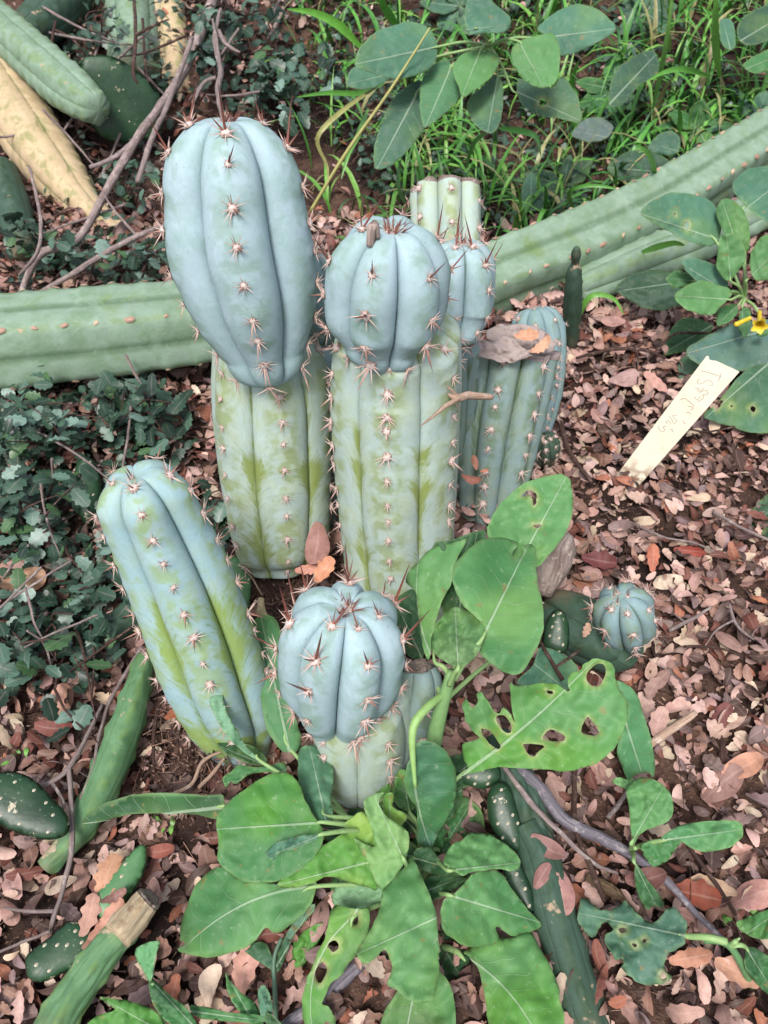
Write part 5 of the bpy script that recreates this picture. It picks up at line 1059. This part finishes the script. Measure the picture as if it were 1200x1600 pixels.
stick([gp(1070, 1010, .02), gp(1120, 1012, .02), gp(1160, 1025, .02)], [2.2, 2.2, 1.6], 'twigd', 'dark twig lying level right of the lone cactus head')
stick([gp(860, 620, .02), gp(875, 660, .03), gp(890, 705, .03), gp(925, 755, .01)], [3, 4, 4, 3], 'twigd', 'crooked dark twig beside the withered stump')
stick([gp(900, 560, .02), gp(960, 545, .03), gp(1010, 548, .03), gp(1040, 560, .02)], [2.5, 3, 3, 2], 'twigd', 'dark twig left of the label stake top', side=[([gp(995, 548, .03), gp(997, 570, .03), gp(996, 600, .02)], [1.5, 1.5, 1])])
stick([gp(1005, 570, .02), gp(1050, 525, .04), gp(1085, 520, .04), gp(1112, 520, .04)], [1.5, 2, 2, 1.5], 'twigd', 'reddish twig between the dark leaves above the stake')
stick([gp(990, 735, .01), gp(1040, 665, .03), gp(1105, 675, .03), gp(1190, 655, .03)], [1, 1.5, 1.6, 1.4], 'twigd', 'thin branching twig behind the label stake', side=[([gp(1082, 678, .02), gp(1105, 705, .02), gp(1120, 720, .01)], [1.5, 1.2, .8])])
stick([gp(880, 1062, .09), gp(850, 1015, .10), gp(843, 998, .10)], [3.5, 3, 1.5], 'twigd', 'brown twig poking from behind the chewed leaf', side=[([gp(868, 1042, .09), gp(888, 1030, .1), gp(906, 1014, .1)], [2.5, 2.5, 1.5])])
# the splintered twig stuck on the middle cactus
stick([(768, 620, .98), (735, 618, .965), (715, 622, .95), (700, 615, .945)], [5, 6.5, 6, 2], 'pale', 'pale splintered forked twig caught on the middle cactus', 'splintered_twig', 'twig', side=[([(718, 620, .95), (690, 640, .93), (658, 666, .915)], [4.5, 3.5, .8]), ([(716, 618, .95), (704, 608, .94), (698, 604, .94)], [2.5, 2, .6])])
# left side branches
stick([(30, 470, 1.75), (60, 400, 1.72), (120, 375, 1.74), (165, 300, 1.78), (215, 215, 1.84), (262, 150, 1.95), (300, 85, 2.1), (340, -20, 2.3)], [5, 6, 6, 6.5, 7, 7, 8, 8], 'twig', 'long grey branch slanting through the upper left undergrowth', 'branch', 'branch', side=[([(215, 215, 1.84), (180, 245, 1.8), (140, 262, 1.78)], [4.5, 4, 3])])
stick([(50, 465, 1.62), (110, 430, 1.6), (170, 392, 1.58), (230, 362, 1.56), (262, 352, 1.52)], [4, 4.5, 4.5, 4, 2.5], 'twig', 'grey twig running left from the tall blue crown', side=[([(215, 370, 1.57), (180, 330, 1.6), (160, 300, 1.62)], [2.5, 2, 1])])
stick([(348, 182, 1.3), (340, 140, 1.45), (345, 110, 1.6), (335, 60, 1.75), (345, 15, 1.9)], [4, 4.5, 4.5, 3.5, 3], 'twig', 'bare grey twig rising behind the tall blue crown', side=[([(342, 48, 1.75), (352, 68, 1.7), (374, 82, 1.68)], [3.5, 3, 2]), ([(338, 122, 1.55), (318, 130, 1.55), (302, 160, 1.5)], [3, 3, 2.5]), ([(345, 110, 1.6), (338, 60, 1.7), (332, 30, 1.8)], [3, 3, 2])])
stick([(215, 285, 1.7), (240, 210, 1.75), (262, 165, 1.85), (300, 60, 2.05)], [4, 4.5, 4, 4], 'twig', 'second grey branch beside the long slanting one')
stick([(30, 430, 1.7), (60, 390, 1.65), (62, 330, 1.65), (45, 260, 1.7)], [2.5, 3, 3, 2], 'twig', 'lichened twig hanging before the tan stem at left')
stick([(210, 0, 2.05), (212, 60, 1.95), (208, 110, 1.9), (215, 130, 1.9)], [2.5, 3, 3, 2], 'twigd', 'dark twig in front of the green ribbed stem at the top', side=[([(211, 55, 1.95), (240, 40, 1.95), (265, 30, 1.95)], [2.5, 2, 1])])
stick([(420, 60, 2.3), (440, 20, 2.4), (455, -20, 2.5)], [3, 3, 3], 'twig', 'pale stem leaving the top edge above the soil patch')
stick([gp(-20, 1270, .05), gp(30, 1245, .06), gp(80, 1222, .06), gp(115, 1190, .06), gp(160, 1100, .05)], [3, 3.5, 4, 4, 3], 'twig', 'grey forked twig lying over the large flat pad', side=[([gp(108, 1200, .06), gp(112, 1270, .05), gp(112, 1330, .05), gp(98, 1390, .04), gp(82, 1440, .04), (78, 1462, .93)], [4, 3.5, 4, 3.5, 3.5, 2]),
      ([gp(80, 1222, .06), gp(100, 1255, .06), gp(90, 1275, .06)], [3, 2.5, 2]), ([gp(-10, 1490, .03), gp(40, 1470, .035), gp(78, 1455, .04)], [2, 2.5, 2.5]), ([gp(5, 1418, .03), gp(50, 1425, .035), gp(85, 1425, .04)], [2, 3, 3])])
stick([gp(125, 1250, .04), gp(145, 1200, .05), gp(155, 1150, .05), gp(175, 1090, .04), gp(222, 1010, .04)], [2, 2.2, 2.5, 3, 3], 'twig', 'thin grey twig along the slim scarred stem')
stick([gp(240, 1205, .02), gp(241, 1140, .03), gp(250, 1100, .02), gp(272, 1085, .02)], [2.5, 3, 3, 2], 'twigd', 'dark twig below the leaning cactus')
stick([gp(270, 1240, .03), gp(300, 1225, .035), gp(316, 1190, .035), gp(345, 1175, .03)], [2.5, 3, 3, 2], 'pale', 'pale bare root at the foot of the leaning cactus', 'root', 'root')
stick([gp(310, 1232, .03), gp(335, 1205, .035), gp(350, 1185, .03)], [3, 3, 2], 'pale', 'second pale root, nearer the big leaf', 'root', 'root')
stick([(340, 942, 1.06), (375, 945, 1.05), (407, 948, 1.04)], [1.2, 1.4, 1.0], 'pale', 'long straight pale straw right of the leaning cactus', 'straw', 'straw')
stick([gp(380, 888, .1), gp(395, 905, .08), gp(410, 930, .06)], [1.0, 1.4, 1.6], 'pale', 'pale straw on the dark soil mound', 'straw', 'straw')
stick([(408, 935, 1.10), (410, 960, 1.09), (428, 985, 1.08)], [5, 8, 5], 'yell', 'dried split stalk base left of the squat cactus', 'dried_stalk', 'dried stalk')
bk = merge([tube([P(848, 925, 1.18), P(858, 890, 1.17), P(872, 855, 1.17), (P(884, 838, 1.18))], [.018, .026, .030, .015], 9, 10, 0.004)])
solo('dead_wood_chunk', mesh('dead_wood_chunk', bk[0], bk[1], MAT['cork'], bk[2]), 'grey-brown chunk of dead wood behind the holed leaf', 'dead wood')
for _i in range(60):
    x0, y0 = R.uniform(-10, 460), R.uniform(-10, 440); a = R.uniform(0, 3.14); ln = R.uniform(30, 95); h = R.uniform(.04, .16)
    if x0 > 240 and y0 > 170: continue
    if _i % 2: x0, y0 = R.uniform(-5, 300), R.uniform(610, 1060); h = R.uniform(.05, .13)
    if x0 > 140 and y0 > 720: continue
    k = R.uniform(-10, 10); d0 = depth(G(x0, y0, h))
    stick([(x0 - ln * math.cos(a), y0 - ln * math.sin(a), d0 * R.uniform(.97, 1.04)), (x0 + k, y0 - k, d0), (x0 + ln * math.cos(a), y0 + ln * math.sin(a), d0 * R.uniform(.97, 1.04))], [2.2, 2, 1], R.choice(['twig', 'twig', 'twigd']),
          'thin bare twig tangled in the shady undergrowth on the left', 'dead_twig', 'twig', 'bare twigs tangled in the undergrowth on the left', 5)
for i in range(70):
    x = R.uniform(-0.45, 0.95); y = R.uniform(0.15, 1.7)
    if x < 0.35 and y > .9: x = R.uniform(.35, .9)
    p = Vector((x, y, terr(x, y) + R.uniform(.012, .028))); a = R.uniform(0, 3.14); ln = R.uniform(.03, .11); d = Vector((math.cos(a), math.sin(a), R.uniform(-.08, .08))) * ln
    if not (0 < proj(p)[0] < 1200): continue
    k = R.uniform(-.2, .2) * ln; r_ = R.uniform(.0007, .0021); v, f, a_ = tube([p - d / 2, p + Vector((k, -k, .002)), p + d / 2], [r_, r_, r_ * .6], 5, 7, 0.001)
    m_ = R.choice(['twig', 'twigd', 'twigd'])
    solo('small_twig', mesh('small_twig', v, f, MAT[m_], a_), 'small %s bare twig among the dry leaves' % ('grey' if m_ == 'twig' else 'dark brown'), 'twig', 'small %s twigs in the litter' % ('grey' if m_ == 'twig' else 'dark brown'))

# ================================================================== traced dry leaves that stand out
def dry(x, y, d, ln, ang, c, label, til=(0, 0), k=3, toward=0.6):
    v, f, a = big[k]; z = ((CAM - P(x, y, d)).normalized() * toward + Vector((til[0], til[1], 1 - toward * .5))).normalized()
    ax = (RT * math.cos(math.radians(ang)) + UP * math.sin(math.radians(ang))); ax = (ax - z * ax.dot(z)).normalized(); yy = z.cross(ax); p = P(x, y, d)
    M_ = Matrix(((ax.x, yy.x, z.x, p.x), (ax.y, yy.y, z.y, p.y), (ax.z, yy.z, z.z, p.z), (0, 0, 0, 1))) @ Matrix.Scale(ln, 4)
    o = bpy.data.objects.new('dry_leaf', mesh('dry_leaf', v, f, MAT['litter'], a, c, True, 'lf')); C.objects.link(o); o.matrix_world = M_; return tag(o, label, 'dry leaf')
def dl(x, y, h, *a, **k): return dry(x, y, depth(G(x, y, h + 0.014)), *a, **k)
dry(494, 848, 1.13, .066, -95, col(172, 128, 118), 'brown lobed oak leaf wedged between the two tall cacti', k=2)
dry(507, 893, 1.12, .044, 60, col(226, 160, 126), 'orange-pink dry leaf behind the squat cactus', k=0)
dry(482, 888, 1.13, .040, 10, col(212, 150, 128), 'two-toned curled dry leaf beside the orange-pink one', k=3)
dry(822, 527, 1.165, .036, 0, col(226, 170, 136), 'peach leaf scrap on the withered cactus top, left one', k=0)
dry(843, 541, 1.155, .040, 40, col(222, 172, 140), 'peach leaf scrap on the withered cactus top, right one', k=6)
dry(742, 722, 1.225, .026, 100, col(190, 130, 108), 'small dry leaf caught in cobweb on the withered stump', k=3)
dry(736, 748, 1.22, .032, -20, col(178, 116, 98), 'curled reddish leaf caught low on the withered stump', k=9)
dry(757, 735, 1.225, .014, 20, col(200, 130, 96), 'tiny orange leaf bit on the withered stump', k=3)
dry(916, 985, 1.07, .022, 70, col(186, 150, 126), 'tan leaf scrap on the dark stem by the lone cactus head', k=1)
dl(873, 1387, .035, .060, -80, col(178, 134, 126), 'large lobed mauve oak leaf lying on the dark stem', k=2)
dl(856, 1322, .045, .045, -35, col(150, 110, 104), 'broad brown oak leaf above the lobed mauve one', k=5)
dl(848, 1368, .045, .034, 60, col(160, 118, 112), 'small rounded brown leaf on the dark stem', k=8)
dl(1008, 1370, .035, .050, 10, col(128, 88, 82), 'broad dark plum oak leaf beside the weathered stick', k=5)
dl(1085, 1400, .02, .058, -15, col(140, 72, 52), 'glossy rust-brown leaf right of the seedling', k=0)
dl(1115, 1385, .025, .056, 160, col(206, 172, 142), 'pale tan leaf beside the glossy rust-brown one', k=3)
dl(1180, 1400, .02, .06, 20, col(200, 150, 138), 'big pink-tan lobed leaf at the right edge', k=2)
dl(1150, 1520, .03, .05, -30, col(206, 158, 132), 'pale pinkish leaf near the bottom right corner', k=0)
dl(1080, 1495, .03, .05, 10, col(190, 136, 110), 'warm tan leaf under the ragged dark leaf stalk', k=3)
dl(1130, 1225, .02, .07, 40, col(158, 122, 112), 'largest lobed oak leaf at right, dull brown and flat', k=2)
dl(1158, 1195, .02, .06, 25, col(206, 154, 128), 'bright tan leaf right of the largest lobed oak leaf', k=5)
dl(1130, 1120, .02, .05, 60, col(128, 80, 76), 'dark plum lobed leaf above the largest oak leaf', k=8)
dl(1030, 1130, .02, .045, 70, col(196, 160, 148), 'pale spoon-shaped leaf left of the splintered stick', k=0)
dl(1078, 860, .02, .05, -10, col(150, 66, 50), 'red-brown leaf below the long pale twig', k=3)
dl(935, 878, .02, .055, -15, col(120, 66, 66), 'deep maroon leaf above the lone cactus head', k=0)
dl(1020, 870, .02, .05, 85, col(196, 122, 96), 'upright orange-brown leaf above and right of the lone cactus head', k=3)
dl(1090, 1320, .0, .0001 + .05, 0, col(210, 160, 140), 'long pink leaf right of the seedling', k=3)
dl(163, 1255 + 190, .05, .062, 60, col(206, 152, 130), 'broad pale tan leaf lying on the light green pad', k=6)
dl(138, 1430, .05, .045, 80, col(200, 156, 138), 'narrow tan leaf left of the broad one on the pads', k=1)
dl(172, 1372, .05, .055, 80, col(206, 156, 124), 'upright tan leaf above the light green pad', k=4)
dry(178, 1400, .90, .030, 30, col(150, 110, 100), 'small brown leaf lying across the light green pad', k=6)
dl(84, 1135, .03, .05, 0, col(132, 78, 68), 'round red-brown leaf below the undergrowth at left', k=5)
dl(92, 1100, .03, .06, 80, col(204, 156, 136), 'pale tan leaf below the undergrowth at left', k=2)
dl(280, 1105, .03, .05, 50, col(186, 116, 84), 'rust-orange leaf under the leaning cactus', k=6)
dl(385, 1515, .02, .05, 80, col(210, 160, 142), 'pale pink leaf under the chewed narrow leaf', k=0)
dl(250, 1328, .03, .035, 10, col(150, 88, 72), 'round shiny brown leaf under the tiny seedlings', k=5)
dl(1025, 595, .02, .06, -50, col(208, 160, 146), 'slender pink leaf left of the label stake tip', k=3)
dl(975, 590, .03, .06, 10, col(186, 152, 146), 'broad mauve-pink leaf left of the label stake', k=2)
dl(958, 502, .03, .05, -10, col(190, 148, 138), 'dusty pink leaf below the dark broad leaf', k=5)
dl(35, 905, .04, .07, 20, col(200, 158, 126), 'pale tan lobed leaf in the undergrowth at the left edge', k=2)

# ================================================================== label stake
W = thing('plant_label', P(976, 760, 1.41), 'cream plastic label stake stuck slanting in the dry leaves', 'plant label')
q4 = [P(1104, 556, 1.235), P(1156, 580, 1.225), P(992, 766, 1.40), P(959, 748, 1.41)]
u_ = (q4[1] - q4[0]); n_ = (u_.cross(q4[3] - q4[0])).normalized()
if n_.dot(CAM - q4[0]) < 0: n_ = -n_
for k_, (x_, y_) in ((2, (992, 766)), (3, (959, 748))):
    r_ = ray(x_, y_); q4[k_] = CAM + r_ * ((q4[0] - CAM).dot(n_) / r_.dot(n_))
end = (q4[2] + q4[3]) / 2 + ((q4[2] + q4[3]) / 2 - (q4[0] + q4[1]) / 2).normalized() * 0.035
e01 = [q4[0].lerp(q4[1], f) for f in (0, .06, .12, .2, .28, .5, .75, 1)]
ax_ = (q4[0] - q4[3]).normalized(); jag = [0, .0005, -.0035, -.0035, -.001, -.001, -.0008, -.0012]
rim = [a + ax_ * j for a, j in zip(e01, jag)] + [q4[1].lerp(q4[2], .3), q4[1].lerp(q4[2], .6), q4[1].lerp(q4[2], .85), q4[2], end, q4[3], q4[0].lerp(q4[3], .88), q4[0].lerp(q4[3], .6), q4[0].lerp(q4[3], .3)]
nr = len(rim); Vv = [p + n_ * .0008 for p in rim] + [p - n_ * .0008 for p in rim]
Ff = [tuple(range(nr)), tuple(range(nr, 2 * nr))[::-1]] + [(i, i + nr, (i + 1) % nr + nr, (i + 1) % nr) for i in range(nr)]
t = NT('label_plastic', 0.38, 0.45); pos = t.geo(); n1 = t.noise(pos, 25.0, 4.0); c = t.mix(t.sm(n1, .3, .7), col(236, 230, 208, .9), col(228, 218, 194, .9))
c = t.mix(t.math('MULTIPLY', t.sm(t.noise(pos, 260.0, 2.0), .70, .74), .6), c, col(120, 100, 80)); zz_ = t.sep(pos)[2]
c = t.mix(t.math('MULTIPLY', t.sm(zz_, .07, .02), t.sm(t.noise(pos, 60.0, 4.0), .4, .6)), c, col(150, 120, 100)); t.base(c); t.bump(n1, .001, .3)
link('stake', mesh('stake', Vv, Ff, t.m, smooth=False), W)
ink = NT('faded_ink', .7, .2); ink.base(col(166, 150, 142)); 
zl = lambda p: Z(950, 540, 1200 / 190, p)
rpl = lambda x, y: CAM + ray(x, y) * ((q4[0] - CAM).dot(n_) / ray(x, y).dot(n_)) + n_ * .0011
for stt in [[(915, 245), (1010, 268), (1110, 300)], [(1118, 268), (1108, 310), (1085, 355)], [(905, 330), (885, 345), (885, 368), (915, 375), (960, 350), (1000, 340), (1028, 360), (1030, 388), (1005, 386)],
            [(860, 410), (900, 425), (930, 445), (975, 440), (988, 468), (962, 485), (935, 480), (942, 510), (915, 535), (885, 550)], [(885, 430), (905, 455), (925, 450), (950, 410)], [(715, 530), (760, 518), (800, 548), (838, 578), (852, 600)],
            [(848, 500), (880, 530), (900, 510), (912, 490)], [(795, 598), (830, 600), (840, 625), (815, 630)], [(770, 662), (795, 652), (818, 676)], [(742, 740), (752, 762), (775, 762)], [(497, 790), (515, 835), (545, 846), (560, 826), (548, 800), (575, 790)],
            [(590, 770), (575, 750), (592, 735), (620, 760), (606, 780)], [(600, 695), (625, 715), (655, 765), (680, 740), (650, 705), (640, 690), (662, 682), (682, 690)], [(612, 830), (628, 822), (642, 838), (628, 850)]]:
    pp = [rpl(*q) for q in zl(stt)]; v, f, a = tube(pp, [.00042] * len(pp), 5, len(pp) * 5)
    link('handwritten_stroke', mesh('handwritten_stroke', v, f, ink.m, a), W)

# ================================================================== undergrowth of small prickly-leaved shrubs
def holly(seed):
    r = random.Random(seed); v, a = [], []; n = 9; wm = r.uniform(.27, .36); cu = r.uniform(-.8, 1.4); cx = r.uniform(-.3, .9)
    for i in range(n):
        s = i / (n - 1); w = wm * math.sin(math.pi * (s * .94 + .03)) ** .6 * (1.18 if i % 2 else 0.82)
        for t_ in (-1, 0, 1): v.append((s, t_ * w, cu * (t_ * w) ** 2 - cx * s * s * .5 + (.03 if i % 2 and t_ else 0) * r.uniform(-1, 1.5))); a.append((s, t_ * .5, 1.0))
    f = []
    for i in range(n - 1):
        for k in range(2): b = i * 3 + k; f.append((b, b + 1, b + 4, b + 3))
    return np.array(v), f, a
HT = [holly(50 + i) for i in range(10)]
shrub_n = 1
HC = [(70, 102, 84), (52, 82, 64), (92, 126, 108), (42, 66, 54), (80, 118, 76), (124, 156, 142)]  # dark leaf greens; the palest puts sky sheen into the colour of some leaves
hc = {}
def hleaf(i, j):
    if (i, j) not in hc:
        v, f, a = HT[i]; hc[(i, j)] = mesh('leaf', v, f, MAT['green'], a, col(*HC[j]), True, 'lf')
    return hc[(i, j)]
def shrub(label, cx, cy, rx, ry, h0, h1, nl, nb, size=(.018, .032), base=None, dark=0.0):
    b0 = G(*(base or (cx, cy + ry * .6))); W = thing('prickly_shrub', b0, label, 'shrub', 'prickly-leaved undergrowth shrubs'); tips = []
    for q in range(nb):
        for _ in range(30):
            a = R.uniform(0, 6.28); rr = math.sqrt(R.random()); x, y = cx + rx * rr * math.cos(a), cy + ry * rr * math.sin(a)
            if True: break
        e = G(x, y, R.uniform(h0, h1)); m = b0.lerp(e, .5) + Vector((R.uniform(-.04, .04), R.uniform(-.04, .04), .04))
        v, f, A_ = tube([b0 + Vector((R.uniform(-.02, .02), R.uniform(-.02, .02), -.01)), m, e], [.003, .0022, .0008], 5, 9, .001); link('branch', mesh('branch', v, f, MAT['twigd'], A_), W); tips.append([Vector(c) for c in catmull([b0, m, e], 12)])
    for q in range(nl):
        cv = R.choice(tips); p = cv[int(3 + R.random() * 8.9)] + Vector((R.gauss(0, .022), R.gauss(0, .022), R.gauss(0, .014)))
        if p.z < terr(p.x, p.y) + .006: p.z = terr(p.x, p.y) + .01
        M_ = Matrix.Translation(p) @ Matrix.Rotation(R.uniform(0, 6.28), 4, 'Z') @ Matrix.Rotation(R.gauss(0.1, .45), 4, 'Y') @ Matrix.Rotation(R.gauss(0, .45), 4, 'X') @ Matrix.Scale(R.uniform(*size) * 1.25, 4)
        link('leaf', hleaf(R.randrange(10), R.choices(range(6), [4, 4, 3, 4, 2, 1.4 * (1 - dark)])[0]), W, M_)
    return W
shrub('dark prickly shrub under the left half of the thick fallen stem', 70, 660, 95, 70, .03, .17, 150, 14)
shrub('dark prickly shrub right of it, deep under the thick fallen stem', 210, 650, 90, 55, .02, .13, 120, 12, dark=.6)
shrub('prickly shrub left of the leaning cactus tip', 55, 800, 85, 85, .03, .16, 105, 14)
shrub('prickly shrub at the left edge below mid height', 40, 970, 70, 80, .03, .14, 85, 12)
shrub('prickly shrub close beside the leaning cactus', 165, 880, 70, 75, .02, .10, 90, 10)
shrub('low sprig with spiny leaves left of the leaning cactus stem', 150, 985, 62, 45, .03, .10, 55, 7, (.016, .028))
shrub('trailing sprig over the slim scarred stem', 180, 1125, 42, 60, .05, .09, 26, 4, (.016, .028), (115, 965))
shrub('leafy dark undergrowth above the tall blue crown', 440, 95, 70, 95, .03, .24, 150, 14, (.022, .040))
shrub('leafy sprig at the top between stem and bare twig', 330, 60, 60, 70, .05, .25, 90, 10, (.022, .040))
shrub('leafy sprig in front of the upright ribbed stem', 245, 130, 40, 45, .05, .18, 24, 5, (.022, .040))
shrub('leafy undergrowth above the left part of the thick stem', 90, 385, 95, 55, .03, .18, 100, 10, (.020, .036))
shrub('leafy undergrowth between thick stem and tall crown', 215, 420, 60, 45, .03, .16, 60, 8, (.020, .036))
shrub('leafy scraps between the tan stem and the blue crown', 200, 300, 70, 50, .02, .14, 50, 7, (.018, .032))
shrub('leafy scraps between leaning and tallest cactus', 345, 820, 38, 70, .02, .10, 45, 6, (.020, .034))
shrub('dark leaves at the foot of the grass beside the soil patch', 495, 100, 50, 70, .02, .16, 50, 6, (.020, .036))
shrub('leafy undergrowth in the dark hollow of the upper left corner', 150, 40, 60, 60, .03, .3, 60, 8, (.020, .036))
VV, FF, AA, CC = [], [], [], []; off = 0
for (cx, cy, rx, ry, n_) in [(150, 230, 110, 90, 160), (110, 680, 190, 110, 600), (60, 850, 130, 140, 260), (60, 1000, 110, 90, 80), (60, 420, 200, 90, 250), (330, 60, 240, 130, 600), (840, 170, 330, 190, 1900), (620, 60, 120, 100, 250)]:
    for i in range(n_):
        a = R.uniform(0, 6.28); rr = math.sqrt(R.random()); p = G(cx + rx * rr * math.cos(a), cy + ry * rr * math.sin(a), R.uniform(.003, .05))
        M_ = np.array(Matrix.Translation(p) @ Matrix.Rotation(R.uniform(0, 6.28), 4, 'Z') @ Matrix.Rotation(R.gauss(0.1, .5), 4, 'Y') @ Matrix.Rotation(R.gauss(0, .5), 4, 'X') @ Matrix.Scale(R.uniform(.014, .032), 4))
        v, f, A_ = HT[R.randrange(10)]; VV.append(v @ M_[:3, :3].T + M_[:3, 3]); FF.append(np.array(f) + off); off += len(v); AA += A_
        CC += [vary(col(*R.choice([(52, 84, 66), (44, 72, 56), (70, 104, 82), (86, 118, 98)])))] * len(v)
rest('ground_cover', VV, FF, AA, CC, MAT['green'], 'mass of small dark green leaves carpeting the ground under the shrubs', 'ground cover')
print('objects', len(bpy.data.objects))
